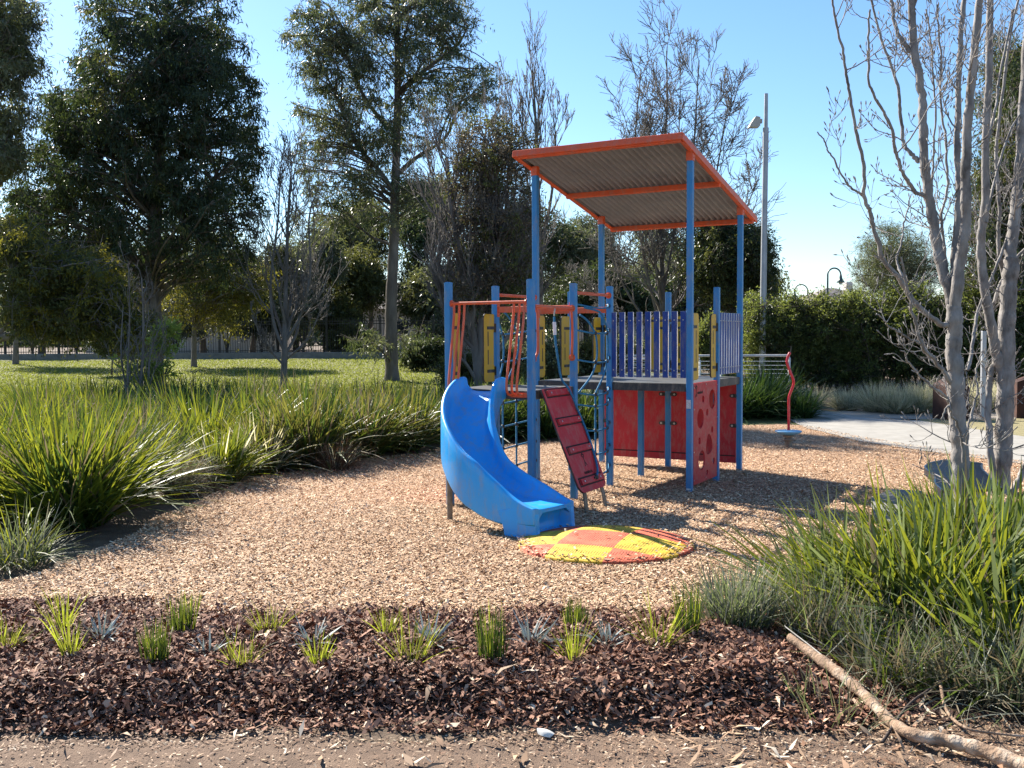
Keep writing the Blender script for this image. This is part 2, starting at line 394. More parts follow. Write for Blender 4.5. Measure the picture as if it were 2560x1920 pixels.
# ================================================================== PLAY TOWER  (local axes: i along the deck front, j away from the camera)
TH = -0.51092576
TO = (0.304297, 12.31103)
M_blue = painted("blue_post_paint", (0.022, 0.205, 0.48), 0.42, 0.10)
M_slide = painted("blue_slide_plastic", (0.014, 0.34, 0.82), 0.30, 0.06)
M_navy = painted("navy_board", (0.003, 0.040, 0.24), 0.55, 0.1)
M_white = painted("white_core", (0.72, 0.74, 0.78), 0.45, 0.1)
M_orange = painted("orange_paint", (0.66, 0.095, 0.022), 0.4, 0.12)
M_yellow = painted("yellow_board", (0.62, 0.37, 0.008), 0.42, 0.1)
M_black = painted("black_rubber", (0.018, 0.018, 0.020), 0.5, 0.2)
M_red = painted("red_board", (0.52, 0.010, 0.022), 0.5, 0.12)
M_groove = mat("groove_shadow_gap", (0.030, 0.004, 0.006), 0.7)
M_deck = noise_mat("deck_plate", [(0.3, (0.035, 0.037, 0.040)), (0.55, (0.075, 0.078, 0.080)), (0.8, (0.17, 0.175, 0.18))], 7, 9, 0.5, 0.25, 60, bump_dist=0.004, stretch=(1, 5, 1))
M_deckedge = painted("deck_edge", (0.028, 0.030, 0.034), 0.5, 0.2)
M_rope = noise_mat("blue_rope", [(0.3, (0.012, 0.09, 0.20)), (0.7, (0.04, 0.24, 0.42))], 60, 4, 0.8, 0.6, 150, bump_dist=0.004)
M_steel = noise_mat("galvanised_steel", [(0.3, (0.30, 0.29, 0.27)), (0.7, (0.48, 0.47, 0.44))], 12, 8, 0.45, 0.1, metal=0.7)
M_dullsteel = noise_mat("weathered_steel", [(0.3, (0.16, 0.13, 0.10)), (0.7, (0.28, 0.24, 0.19))], 14, 8, 0.6, 0.15, metal=0.4)
M_sheet = noise_mat("roof_sheet", [(0.3, (0.165, 0.175, 0.195)), (0.7, (0.24, 0.25, 0.27))], 2.5, 8, 0.45, 0.05)
M_bolt = mat("bolt_steel", (0.55, 0.55, 0.55), 0.3, 0.9)
M_label = noise_mat("sticker", [(0.35, (0.45, 0.45, 0.46)), (0.65, (0.70, 0.70, 0.72))], 60, 2, 0.5)

tower = empty("playground_tower", (TO[0], TO[1], 0), TH)
tag(tower, "red, blue and yellow playground tower with a sloping orange framed roof", "playground tower")
DECK = 1.257
PW = 0.070
POSTS = {"FL": (0, 0, 3.797), "FR": (2, 0, 3.797), "BL": (0, 2, 3.387), "BR": (2, 2, 3.387), "P4": (1, 0, 2.387), "P5": (0, 1, 2.387),
         "P6": (1, 2, 2.387), "P7": (2, 1, 2.387), "C": (1, 1, 1.16), "P0": (0, -1, 2.381), "P3": (1, -1, 2.381), "P1": (0, -2, 2.381), "P2": (1, -2, 2.381)}
for nm, (i, j, zt) in POSTS.items():
    b = MB()
    b.extrude(round_rect(PW, PW, 0.010, 3), (i, j, zt / 2 - 0.05), (1, 0, 0), (0, 1, 0), (0, 0, 1), zt + 0.1)
    if zt < 3 and nm != "C":
        b.extrude(round_rect(PW + 0.004, PW + 0.004, 0.012, 3), (i, j, zt + 0.004), (1, 0, 0), (0, 1, 0), (0, 0, 1), 0.012)
        b.extrude(round_rect(PW - 0.016, PW - 0.016, 0.012, 3), (i, j, zt + 0.012), (1, 0, 0), (0, 1, 0), (0, 0, 1), 0.008)
    o = b.build("post", M_blue, tower, 0.003, 1)
    if nm == "FR":
        s = MB(); s.box((i - 0.002, j - PW / 2 - 0.002, 1.02), (0.052, 0.003, 0.10)); s.build("warning_sticker", M_label, o)
        s = MB(); s.box((i, j - PW / 2 - 0.002, 0.035), (0.05, 0.003, 0.02)); s.build("sticker", M_label, o)
    if nm == "P1":
        s = MB(); s.box((i, j - PW / 2 - 0.002, 0.06), (0.055, 0.003, 0.07)); s.build("sticker", M_label, o)

def deck_part(i0, i1, j0, j1):
    b = MB()
    b.box(((i0 + i1) / 2, (j0 + j1) / 2, DECK - 0.002), (i1 - i0 - 0.012, j1 - j0 - 0.012, 0.004), 0)
    for (c, s) in ((((i0 + i1) / 2, j0), (i1 - i0, 0.02)), (((i0 + i1) / 2, j1), (i1 - i0, 0.02)), ((i0, (j0 + j1) / 2), (0.02, j1 - j0 - 0.02)), ((i1, (j0 + j1) / 2), (0.02, j1 - j0 - 0.02))):
        b.box((c[0], c[1], DECK - 0.049), (s[0], s[1], 0.092), 1)
    b.box(((i0 + i1) / 2, (j0 + j1) / 2, DECK - 0.05), (i1 - i0 - 0.05, j1 - j0 - 0.05, 0.05), 1)
    return b.build("deck", [M_deck, M_deckedge], tower, 0.002, 1)
deck_part(0.0, 2.0, 0.0, 2.0)
d2 = deck_part(0.0, 1.0, -2.0, -1.0)

def slat_barrier(o0, u, w, n=9, first=0.057, pitch=0.1088):
    """row of navy boards with white cores on two dark rails; u along, w outward"""
    b = MB(); u = np.array(u, float); w = np.array(w, float); o0 = np.array(o0, float)
    for k in range(n):
        c = o0 + u * (first + k * pitch) + np.array([0, 0, 1.705])
        R = np.stack([u, w, np.array([0, 0, 1.0])], 1)
        b.box(c, (0.068, 0.020, 0.772), 1, R)
        b.box(c + w * 0.0105, (0.0655, 0.002, 0.769), 0, R); b.box(c - w * 0.0105, (0.0655, 0.002, 0.769), 0, R)
        for z in (-0.30, 0.285):
            p = c + np.array([0, 0, z]) + w * 0.0110
            b.tube([p, p + w * 0.006], [0.009, 0.006], 8, 2)
    for z in (1.40, 1.985):
        R = np.stack([u, w, np.array([0, 0, 1.0])], 1)
        b.box(o0 + u * 0.5 - w * 0.025 + np.array([0, 0, z]), (0.93, 0.03, 0.03), 3, R)
    return b.build("slat_barrier", [M_navy, M_white, M_bolt, M_black], tower)
slat_barrier((1, -0.012, 0), (1, 0, 0), (0, -1, 0))
slat_barrier((2.012, 1, 0), (0, 1, 0), (1, 0, 0), first=0.085, pitch=0.1035)

def yellow_panel(post, along, sgn, face, wid=0.20):
    """narrow yellow side board clamped to a post; along: 'i' or 'j'"""
    pi, pj_ = POSTS[post][:2]
    u = np.array([1.0, 0, 0]) if along == 'i' else np.array([0, 1.0, 0])
    w = np.array([0, 1.0, 0]) if along == 'i' else np.array([1.0, 0, 0])
    u = u * sgn; w = w * face
    o = np.array([pi, pj_, 0.0]); g = 0.048
    b = MB()
    zc, hh = (1.29 + 2.072) / 2, 2.072 - 1.29
    # outline: rounded on the opening side, a notch at the post side between the clamps
    P = []
    for a in np.linspace(-90, 0, 6): P.append((g + wid - 0.05 + 0.05 * math.cos(math.radians(a)), -hh / 2 + 0.05 + 0.05 * math.sin(math.radians(a))))
    for a in np.linspace(0, 90, 6): P.append((g + wid - 0.05 + 0.05 * math.cos(math.radians(a)), hh / 2 - 0.05 + 0.05 * math.sin(math.radians(a))))
    P += [(g + 0.015, hh / 2), (g, hh / 2 - 0.015), (g, 0.21), (g + 0.014, 0.19), (g + 0.014, -0.19), (g, -0.21), (g, -hh / 2 + 0.015), (g + 0.015, -hh / 2)]
    c = o + np.array([0, 0, zc])
    b.extrude(P, c, u, np.array([0, 0, 1.0]), w, 0.012, 1)
    Q = [((x - (g + wid / 2)) * 0.97 + g + wid / 2, y * 0.992) for x, y in P]
    b.extrude(Q, c + w * 0.0075, u, np.array([0, 0, 1.0]), w, 0.004, 0, 1)
    b.extrude(Q, c - w * 0.0075, u, np.array([0, 0, 1.0]), w, 0.004, 0, 1)
    R = np.stack([u, w, np.array([0, 0, 1.0])], 1)
    for s in (1, -1):
        for z in (0.105, -0.105):
            b.extrude(round_rect(0.020, 0.17, 0.0095, 4, g + wid * 0.60, z), c + w * s * 0.0098, u, np.array([0, 0, 1.0]), w, 0.002, 1)
    o_ = b.build("side_panel", [M_yellow, M_black], tower)
    for z in (-0.265, 0.23):
        k = MB()
        k.box(c + u * (g + wid * 0.33) + np.array([0, 0, z]), (wid * 0.72, 0.028, 0.036), 0, R)
        k.box(c + u * (PW / 2 + 0.006) + np.array([0, 0, z]), (0.010, 0.055, 0.10), 0, R)
        for q in (-0.03, 0.03):
            p = c + u * (PW / 2 + 0.012) + w * (-0.0) + np.array([0, 0, z + q]); k.tube([p, p + u * 0.006], 0.008, 6, 1)
        k.build("clamp", [M_black, M_bolt], o_)
for a in (("P1", 'j', 1, -1, 0.16), ("P0", 'j', -1, -1, 0.24), ("FL", 'j', 1, -1, 0.18), ("P5", 'j', -1, -1, 0.26), ("P5", 'j', 1, -1, 0.18), ("BL", 'j', -1, -1, 0.25),
          ("FR", 'j', 1, 1, 0.24), ("P7", 'j', -1, 1, 0.20), ("BL", 'i', 1, 1, 0.19), ("P6", 'i', -1, 1, 0.20), ("P6", 'i', 1, 1, 0.19), ("BR", 'i', -1, 1, 0.19)):
    yellow_panel(*a)

# ---- red panels under the decks
def curve_mesh(loops, thick, name):
    cu = bpy.data.curves.new(name, 'CURVE'); cu.dimensions = '2D'; cu.fill_mode = 'BOTH'; cu.extrude = thick / 2
    for L in loops:
        s = cu.splines.new('POLY'); s.points.add(len(L) - 1); s.use_cyclic_u = True
        for p, q in zip(s.points, L): p.co = (q[0], q[1], 0, 1)
    ob = bpy.data.objects.new(name, cu); COL.objects.link(ob)
    me = bpy.data.meshes.new_from_object(ob.evaluated_get(bpy.context.evaluated_depsgraph_get()))
    bpy.data.objects.remove(ob); bpy.data.curves.remove(cu)
    return me
def circ(cx, cy, r, n=28, wob=0.0): return [(cx + r * (1 + wob * math.cos(3 * a + 1)) * math.cos(a), cy + r * (1 + wob * math.cos(3 * a + 1)) * math.sin(a)) for a in np.linspace(0, 2 * np.pi, n, endpoint=False)]
holes = [circ(.765, 1.034, .119), circ(.324, .829, .119), circ(.655, .485, .122, 28, 0.10), circ(.377, .328, .117)] + [circ(a, c, r, 18) for a, c, r in
         ((.42, 1.054, .042), (.576, .885, .043), (.769, .66, .042), (.293, .565, .042), (.835, .267, .042), (.581, .157, .034))]
me = curve_mesh([round_rect(0.905, 1.19, 0.015, 3, 0.532, 0.66)] + holes, 0.018, "cheese_panel")
me.materials.clear(); me.materials.append(M_red)
cheese = link("hole_panel", me, tower)
cheese.matrix_local = Matrix(((0, 0, 1, 2.012), (1, 0, 0, 0), (0, 1, 0, 0), (0, 0, 0, 1)))
s = MB()
for y, z in ((.09, 1.20), (.53, 1.225), (.97, 1.20), (.10, .95), (.96, .80), (.09, .45), (.97, .45), (.10, .12), (.53, .105), (.96, .12)):
    s.tube([(y, z, 0.009), (y, z, 0.014)], 0.009, 8)
s.build("screw", M_bolt, cheese)
def text_mesh(body, size, name):
    cu = bpy.data.curves.new(name, 'FONT'); cu.body = body; cu.size = size; cu.extrude = 0.001; cu.offset = 0.0012
    ob = bpy.data.objects.new(name, cu); COL.objects.link(ob)
    me = bpy.data.meshes.new_from_object(ob.evaluated_get(bpy.context.evaluated_depsgraph_get()))
    bpy.data.objects.remove(ob); me.materials.clear(); me.materials.append(M_groove)
    return me
def logo(parent, M4, s):
    """little figure with raised arms, engraved"""
    b = MB()
    def st(p, q, w):
        p, q = np.array(p, float), np.array(q, float); d = q - p; L = np.linalg.norm(d); d /= L
        b.box(((p[0] + q[0]) / 2 * s, (p[1] + q[1]) / 2 * s, 0.0012), (L * s, w * s, 0.002), 0, np.array([[d[0], -d[1], 0], [d[1], d[0], 0], [0, 0, 1]]))
    b.extrude(circ(0, .80, .13, 14), (0, 0, 0.0012), (s, 0, 0), (0, s, 0), (0, 0, 1), 0.002)
    pts = [(-.26, .78), (-.2, .60), (0, .48), (.2, .60), (.26, .78)]
    for p, q in zip(pts[:-1], pts[1:]): st(p, q, .075)
    st((0, .5), (0, .05), .085); st((0, .05), (-.2, -.30), .10); st((0, .05), (.24, -.30), .085); st((-.2, -.3), (-.12, -.34), .08)
    o = b.build("logo", M_groove, parent); o.matrix_local = M4
logo(cheese, Matrix.Translation((0.165, 1.13, 0.0095)), 0.11)
o = link("maker_name", text_mesh("omnitech", 0.052, "maker_name"), cheese); o.location = (0.205, 1.125, 0.0105)

def flat_panel(c, u, w, wid, z0, z1):
    R = np.stack([np.array(u, float), np.array(w, float), np.array([0, 0, 1.0])], 1)
    b = MB(); b.box((c[0], c[1], (z0 + z1) / 2), (wid, 0.016, z1 - z0), 0, R)
    for sd in (1, -1):
        b.box(np.array([c[0], c[1], z0 + 0.095]) + np.array(w, float) * sd * 0.0085, (wid - 0.02, 0.002, 0.016), 1, R)
    o = b.build("lower_panel", [M_red, M_groove], tower)
    for s_ in (-1, 1):
        for z in (0.60, 1.0):
            k = MB()
            p = np.array([c[0], c[1], z]) + np.array(u, float) * s_ * (wid / 2 - 0.035)
            for sd in (1, -1):
                k.extrude(round_rect(0.10, 0.05, 0.024, 4), p + np.array(w, float) * sd * 0.014, u, (0, 0, 1), w, 0.012)
                q = p + np.array(w, float) * sd * 0.02 - np.array(u, float) * s_ * 0.015; k.tube([q, q + np.array(w, float) * sd * 0.012], [0.016, 0.012], 8, 1)
            k.build("clamp", [M_black, M_bolt], o)
flat_panel((0.5, 2.0), (1, 0, 0), (0, -1, 0), 0.91, 0.10, 1.155)
flat_panel((1.5, 2.0), (1, 0, 0), (0, -1, 0), 0.91, 0.10, 1.155)
flat_panel((0.0, -1.5), (0, 1, 0), (-1, 0, 0), 0.91, 0.10, 1.155)

# ---- roof
RS = math.atan(0.205); cR, sR = math.cos(RS), math.sin(RS)
RU, RV, RW = np.array([1.0, 0, 0]), np.array([0, cR, -sR]), np.array([0, sR, cR])
def RP(i, j, d): return np.array([i, j, 3.797 + 0.155 - 0.205 * j]) - RW * d
RR = np.stack([RU, RV, RW], 1)
i0, i1, j0, j1 = -0.085, 2.06, -0.42, 2.60
roof = empty("roof"); roof.parent = tower
def rbox(b, ia, ib, ja, jb, da, db):
    c = RP((ia + ib) / 2, (ja + jb) / 2, (da + db) / 2); b.box(c, (ib - ia, (jb - ja) / cR, db - da), 0, RR)
b = MB()
rbox(b, i0, i1, j0 - 0.003, j0 + 0.022, -0.005, 0.072); rbox(b, i0 + 0.03, i1 - 0.03, j0 + 0.022, j0 + 0.075, 0.050, 0.085)
rbox(b, i0, i1, j1 - 0.02, j1, 0.0, 0.07)
rbox(b, i0 - 0.002, i0 + 0.022, j0, j1, -0.003, 0.075); rbox(b, i0 + 0.022, i0 + 0.06, j0 + 0.08, j1 - 0.02, 0.058, 0.076)
rbox(b, i1 - 0.022, i1 + 0.002, j0, j1, -0.003, 0.075); rbox(b, i1 - 0.06, i1 - 0.022, j0 + 0.08, j1 - 0.02, 0.058, 0.076)
b.build("fascia", M_orange, roof, 0.004, 1)
for jj in (1.02, j1 - 0.10):
    b = MB(); rbox(b, i0 + 0.024, i1 - 0.024, jj - 0.025, jj + 0.025, 0.048, 0.112); b.build("purlin", M_orange, roof, 0.004, 1)
for nm in ("FL", "FR", "BL", "BR"):
    i, j, zt = POSTS[nm]; b = MB()
    b.extrude(round_rect(PW + 0.014, PW + 0.014, 0.01, 3), (i, j, zt + 0.055), (1, 0, 0), (0, 1, 0), (0, 0, 1), 0.11)
    for q in ((0, -1), (1, 0)):
        p = np.array([i + q[0] * (PW / 2 + 0.007), j + q[1] * (PW / 2 + 0.007), zt + 0.035]); b.tube([p, p + np.array([q[0], q[1], 0]) * 0.006], 0.009, 8)
    b.build("post_cap", M_orange, roof, 0.003, 1)
nx = 26 * 12
uu = np.linspace(i0 + 0.024, i1 - 0.024, nx); zz = 0.022 * np.cos(np.arange(nx) / 12 * 2 * np.pi)
V = np.concatenate([np.array([RP(a, j0 + 0.024, 0.030 + c) for a, c in zip(uu, zz)]), np.array([RP(a, j1 - 0.022, 0.030 + c) for a, c in zip(uu, zz)])])
a = np.arange(nx - 1); np_mesh("corrugated_sheet", V, np.stack([a, a + 1, a + nx + 1, a + nx], 1), M_sheet, roof, smooth=True)

# ---- orange rails, beams and bars
def flange(b, p, w):
    p = np.array(p, float); w = np.array(w, float)
    b.tube([p, p + w * 0.008], 0.038, 14); b.tube([p + w * 0.008, p + w * 0.03], [0.027, 0.022], 12)
rail = MB(); z = 2.167
rail.tube([(0.035, -2.0, z), (0.965, -2.0, z)], 0.0175, 10); flange(rail, (0.036, -2, z), (1, 0, 0)); flange(rail, (0.964, -2, z), (-1, 0, 0))
prof = [(-2.0, 2.155), (-2.015, 2.0), (-2.075, 1.70), (-2.135, 1.42), (-2.150, 1.31), (-2.135, 1.245), (-2.085, 1.215), (-2.02, 1.21)]
for it, ib in ((.07, .095), (.135, .15), (.20, .205), (.80, .79), (.865, .85), (.925, .91)):
    C = bez([(it + (ib - it) * (2.155 - zz_) / 0.95, jj, zz_) for jj, zz_ in prof], 6); rail.tube(C, 0.0135, 8)
for a, c in ((.045, .235), (.765, .955)): rail.box(((a + c) / 2, -2.014, 1.21), (c - a, 0.006, 0.05))
rail.build("slide_guard", M_orange, tower)
b = MB(); z = 2.119
b.tube([(1.0, -1.965, z), (1.0, -1.035, z)], 0.021, 10); flange(b, (1.0, -1.964, z), (0, 1, 0)); flange(b, (1.0, -1.036, z), (0, -1, 0))
for jj, e in ((-1.895, -1.96), (-1.085, -1.04)):
    b.tube(bez([(1.0, jj, z), (1.02, jj, z - 0.08), (1.025, jj, 1.78), (1.02, jj, 1.66), (1.01, (jj + e) / 2, 1.60), (1.0, e, 1.575)], 6), 0.014, 8)
    flange(b, (1.0, e, 1.575), (0, 1 if e < -1.5 else -1, 0))
b.build("ramp_guard", M_orange, tower)
for jj in (-1.0, 0.0):
    b = MB(); b.box((0.5, jj, 2.122), (0.92, 0.035, 0.070))
    for e in (0.039, 0.961): b.box((e, jj, 2.115), (0.008, 0.06, 0.15))
    b.build("cross_beam", M_orange, tower, 0.004, 1)
for ii in (0.0, 1.0):
    b = MB(); z = 2.293
    b.tube([(ii, -0.965, z), (ii, -0.035, z)], 0.0175, 10); flange(b, (ii, -0.964, z), (0, 1, 0)); flange(b, (ii, -0.036, z), (0, -1, 0))
    b.build("net_rail", M_orange, tower)

# ---- rope nets either side of the bridge bay
def knot(b, p, r=0.024): b.lathe([(0.003, -r), (r * .8, -r * .6), (r, 0), (r * .8, r * .6), (0.003, r)], 8, 1, p)
for ii, sg in ((1.0, 1), (0.0, -1)):
    b = MB()
    def Pn(j, z, bulge=1.0): return (ii + sg * (0.02 + 0.10 * bulge * math.sin(math.pi * min(1, max(0, -j)))), j, z)
    levels = [(2.15, .96), (1.86, .96), (1.53, .96), (1.16, .96), (1.03, .96), (0.75, .96), (0.48, .96), (0.24, .96)]
    for q, (z, e) in enumerate(levels):
        if z in (2.15,) and sg < 0: continue
        b.tube(bez([(ii, -e, z + 0.02), Pn(-.66, z - 0.02), Pn(-.33, z - 0.01), (ii, -1 + e, z + 0.03)], 5), 0.011, 6)
        for e2 in (-e, -1 + e): knot(b, (ii, e2, z + 0.02), 0.026)
        if q > 0:
            for j in (-.66, -.33): knot(b, Pn(j, z - 0.015))
    for c in ([(-.93, 2.05), (-.80, 1.98), (-.66, 1.84), (-.62, 1.68), (-.64, 1.52), (-.74, 1.36), (-.95, 1.18)],
              [(-.85, 2.13), (-.55, 2.08), (-.38, 1.95), (-.30, 1.84), (-.28, 1.68), (-.33, 1.52), (-.45, 1.36), (-.66, 1.16)],
              [(-.66, 1.16), (-.66, 1.0), (-.66, 0.73), (-.66, 0.46), (-.67, 0.23)], [(-.33, 1.16), (-.33, 1.0), (-.33, 0.73), (-.33, 0.46), (-.33, 0.23)]):
        b.tube(bez([Pn(j, z) for j, z in c], 6), 0.0115, 6)
    b.build("rope_net", [M_rope, M_black], tower)

# ---- climbing ramp
A, Bt = np.array([1.045, 0, 1.262]), np.array([1.492, 0, 0.205])
rd = (Bt - A); RL = np.linalg.norm(rd); rd /= RL
rn = np.array([-rd[2], 0, rd[0]])                     # outward / upward normal of the board
rj = np.array([0, 1.0, 0])
JC, RWD = -1.55, 0.66
ramp_o = np.array([A[0], JC, A[2]])
def RM(u, v, d): return ramp_o + rj * u + rd * v + rn * d    # u across, v down the board, d above it
b = MB()
P = [(-RWD / 2, 0), (RWD / 2, 0)] + [(RWD / 2 - 0.10 + 0.10 * math.cos(t), RL - 0.10 + 0.10 * math.sin(t)) for t in np.linspace(0, math.pi / 2, 7)] + [(-RWD / 2 + 0.10 - 0.10 * math.sin(t), RL - 0.10 + 0.10 * math.cos(t)) for t in np.linspace(0, math.pi / 2, 7)]
b.extrude(P, ramp_o, rj, rd, rn, 0.018, 1)
b.extrude(P, ramp_o + rn * 0.011, rj, rd, rn, 0.005, 0)
climb = b.build("climbing_ramp", [M_red, M_black], tower)
RRm = np.stack([rj, rd, rn], 1)
for v in (0.055, 0.375, 0.69, 1.035):
    b = MB(); u0 = 0.0
    b.box(RM(0.005, v, 0.024), (0.52, 0.062, 0.020), 0, RRm)
    for dv in (-0.042, 0.042): b.box(RM(0.0, v + dv, 0.0145), (0.57, 0.016, 0.004), 1, RRm)
    b.box(RM(-0.276, v, 0.0145), (0.016, 0.075, 0.004), 1, RRm)
    for u in (-0.19, 0.20):
        p = RM(u, v, 0.034); b.tube([p, p + rn * 0.005], 0.010, 8, 2)
    b.build("cleat", [M_red, M_groove, M_bolt], climb, 0.003, 1)
Ml = Matrix(((rj[0], -rd[0], rn[0], 0), (rj[1], -rd[1], rn[1], 0), (rj[2], -rd[2], rn[2], 0), (0, 0, 0, 1)))
q = RM(0.01, 0.845, 0.0140); M1 = Ml.copy(); M1.translation = q; logo(climb, M1, 0.115)
q = RM(-0.095, 0.965, 0.0150); M2 = Ml.copy(); M2.translation = q
o = link("maker_name", text_mesh("omnitech", 0.052, "maker_name"), climb); o.matrix_local = M2
for jj, ii in ((-1.70, 1.475), (-1.31, 1.515)):
    b = MB(); p = RM(jj - JC, RL - 0.13, -0.012)
    Pq = np.array([p, p + (ii - p[0]) * np.array([0.75, 0, 0]) + np.array([0, 0, (0.14 - p[2])]), (ii + 0.015, jj, -0.06)])
    for a_, c_ in zip(Pq[:-1], Pq[1:]):
        t = (c_ - a_); L = np.linalg.norm(t); t /= L; n_ = np.cross(t, rj)
        b.box((a_ + c_) / 2, (L + 0.01, 0.07, 0.016), 0, np.stack([t, rj, n_], 1))
    b.build("ramp_leg", M_dullsteel, climb, 0.002, 1)
# climbing rope from the guard bar down the ramp
b = MB()
tp = np.array([1.0, -1.50, 2.10])
b.tube([tp + (0, 0, 0.03), tp + (0.02, 0, 0.0), tp + (0.012, 0, -0.07)], 0.008, 6, 2)
C = bez([(1.012, -1.50, 2.02), (1.015, -1.485, 1.80), (1.03, -1.46, 1.60), (1.045, -1.40, 1.36), tuple(RM(0.20, 0.06, 0.055)), tuple(RM(0.27, 0.30, 0.03)), tuple(RM(0.285, 0.55, 0.03)), tuple(RM(0.26, 0.78, 0.03)), tuple(RM(0.20, 0.94, 0.035)), tuple(RM(0.10, 1.02, 0.045))], 8)
b.tube(C, 0.0125, 7, 0); b.tube([C[2], C[7]], 0.019, 8, 1)
e = RM(0.09, 1.03, 0.036); b.tube([e - rn * 0.002, e + rn * 0.02], [0.028, 0.022], 10, 3); b.tube([e - rj * 0.05, e], 0.012, 6, 3)
b.build("climbing_rope", [M_rope, M_white, M_steel, M_black], tower)

# ---- slide
SI0, SD0, SR, SPH, SB = 0.44, 0.13, 0.74, math.radians(79), 0.74
def slide_c(s):
    """plan of the centre line at length s: place, heading, outward side"""
    if s < SD0: c, a = (SI0, s), 0.0
    elif s < SD0 + SR * SPH:
        a = (s - SD0) / SR; c = (SI0 + SR * (1 - math.cos(a)), SD0 + SR * math.sin(a))
    else:
        a = SPH; t = s - SD0 - SR * SPH
        c = (SI0 + SR * (1 - math.cos(a)) + t * math.sin(a), SD0 + SR * math.sin(a) + t * math.cos(a))
    h = np.array([math.sin(a), -math.cos(a), 0]); o_ = np.array([-math.cos(a), -math.sin(a), 0])
    return np.array([c[0], -2.0 - c[1], 0]), h, o_
SL = SD0 + SR * SPH + SB
def lerp_tab(t, tab): return float(np.interp(t, [a for a, _ in tab], [c for _, c in tab]))
def smooth_tab(t, tab):
    xs_ = np.linspace(t - 0.045, t + 0.045, 7); return float(np.mean([lerp_tab(x, tab) for x in xs_]))
Zt = [(0, 1.245), (.05, 1.235), (.12, 1.13), (.53, 0.47), (.66, 0.35), (.79, 0.295), (1.0, 0.272)]
Ho = [(0, .135), (.08, .19), (.2, .25), (.45, .29), (.62, .26), (.76, .17), (.88, .06), (1, .012)]
Hi = [(0, .135), (.08, .20), (.2, .26), (.45, .25), (.65, .21), (.82, .15), (.92, .07), (1, .012)]
Sk = [(0, -.06), (.1, -.12), (.25, -.20), (.6, -.215), (.8, -.19), (1, -.13)]
NS = 64; ringsV = []
for q in range(NS + 1):
    t = q / NS; c, h_, o_ = slide_c(t * SL); zf = smooth_tab(t, Zt); ho = smooth_tab(t, Ho); hi = smooth_tab(t, Hi); sk = smooth_tab(t, Sk)
    wf = 0.205 + 0.02 * sst(.7, 1, t)
    f = min(1.0, ho / 0.12); g = min(1.0, hi / 0.12)
    prof = [(wf + .060, sk), (wf + .066, sk + .015), (wf + .064, ho * .55), (wf + .062, ho - .022 * f), (wf + .052, ho - .004 * f), (wf + .035, ho), (wf + .018, ho - .006 * f), (wf + .008, ho - .03 * f),
            (wf - .002, ho * .45), (wf - .02, min(.055, ho * .30)), (wf - .06, .012 * f), (wf - .12, .002), (0, 0),
            (-wf + .12, .002), (-wf + .06, .012 * g), (-wf + .02, min(.055, hi * .30)), (-wf + .002, hi * .45), (-wf - .008, hi - .03 * g), (-wf - .018, hi - .006 * g), (-wf - .035, hi), (-wf - .052, hi - .004 * g),
            (-wf - .062, hi - .022 * g), (-wf - .064, hi * .55), (-wf - .066, sk + .015), (-wf - .060, sk), (-wf + .05, -.028), (wf - .05, -.028)]
    ringsV.append([c + o_ * x + np.array([0, 0, zf + y]) for x, y in prof])
b = MB(); NPf = len(ringsV[0]); V = np.array(ringsV).reshape(-1, 3)
F = [(q * NPf + a, q * NPf + (a + 1) % NPf, (q + 1) * NPf + (a + 1) % NPf, (q + 1) * NPf + a) for q in range(NS) for a in range(NPf)]
b.add(V, F, 0, True)
b.add(V[:NPf], [tuple(range(NPf))], 0); b.add(V[-NPf:], [tuple(range(NPf))[::-1]], 0)
slide = b.build("slide", M_slide, tower)
import bmesh
def fix_normals(o):
    bm = bmesh.new(); bm.from_mesh(o.data); bmesh.ops.remove_doubles(bm, verts=bm.verts[:], dist=1e-5); bmesh.ops.recalc_face_normals(bm, faces=bm.faces[:]); bm.to_mesh(o.data); bm.free()
fix_normals(slide)
# moulded foot below the exit
cE, hE, oE = slide_c(SL)
def FP(a, q, z): return cE + hE * a + oE * q + np.array([0, 0, z])
b = MB()
# closed outline in (a,z): chute underside, back curve down to the ground, then flange and concave front
sec = [(-.42, 0.2314), (-.385, 0.1511), (-.36, 0.0567), (-.35, 0.0000), (.095, 0.0000), (.112, 0.0140), (.095, 0.0300), (.01, 0.0340), (-.045, 0.0450), (-.088, 0.0803), (-.098, 0.1417), (-.082, 0.2031), (-.045, 0.2474), (-.012, 0.2701), (-.03, 0.2777), (-.2, 0.2833)]
sec_s = [(-.42, 0.2314), (-.385, 0.1511), (-.36, 0.0567), (-.35, 0.0000), (.095, 0.0000), (.112, 0.0140), (.095, 0.0300), (.045, 0.0340), (.020, 0.0567), (.012, 0.1133), (.010, 0.1794), (.004, 0.2361), (-.012, 0.2663), (-.03, 0.2814), (-.06, 0.2871), (-.2, 0.2947)]
prof_q = [(-.285, sec_s, .90), (-.281, sec_s, .985), (-.262, sec_s, 1), (-.235, sec_s, 1), (-.195, sec, 1), (-.10, sec, 1), (.10, sec, 1), (.195, sec, 1), (.235, sec_s, 1), (.262, sec_s, 1), (.281, sec_s, .985), (.285, sec_s, .90)]
V = []; ns = len(sec)
for q, S_, k in prof_q: V += [FP(a, q, z * k) for a, z in S_]
F = [(p * ns + a, p * ns + (a + 1) % ns, (p + 1) * ns + (a + 1) % ns, (p + 1) * ns + a) for p in range(len(prof_q) - 1) for a in range(ns)]
F += [tuple(range(ns)), tuple(range((len(prof_q) - 1) * ns, len(prof_q) * ns))[::-1]]
b.add(np.array(V), F, 0, True)
o = b.build("slide_foot", M_slide, slide); fix_normals(o)
e = o.modifiers.new("edges", 'EDGE_SPLIT'); e.split_angle = math.radians(50)
b = MB()
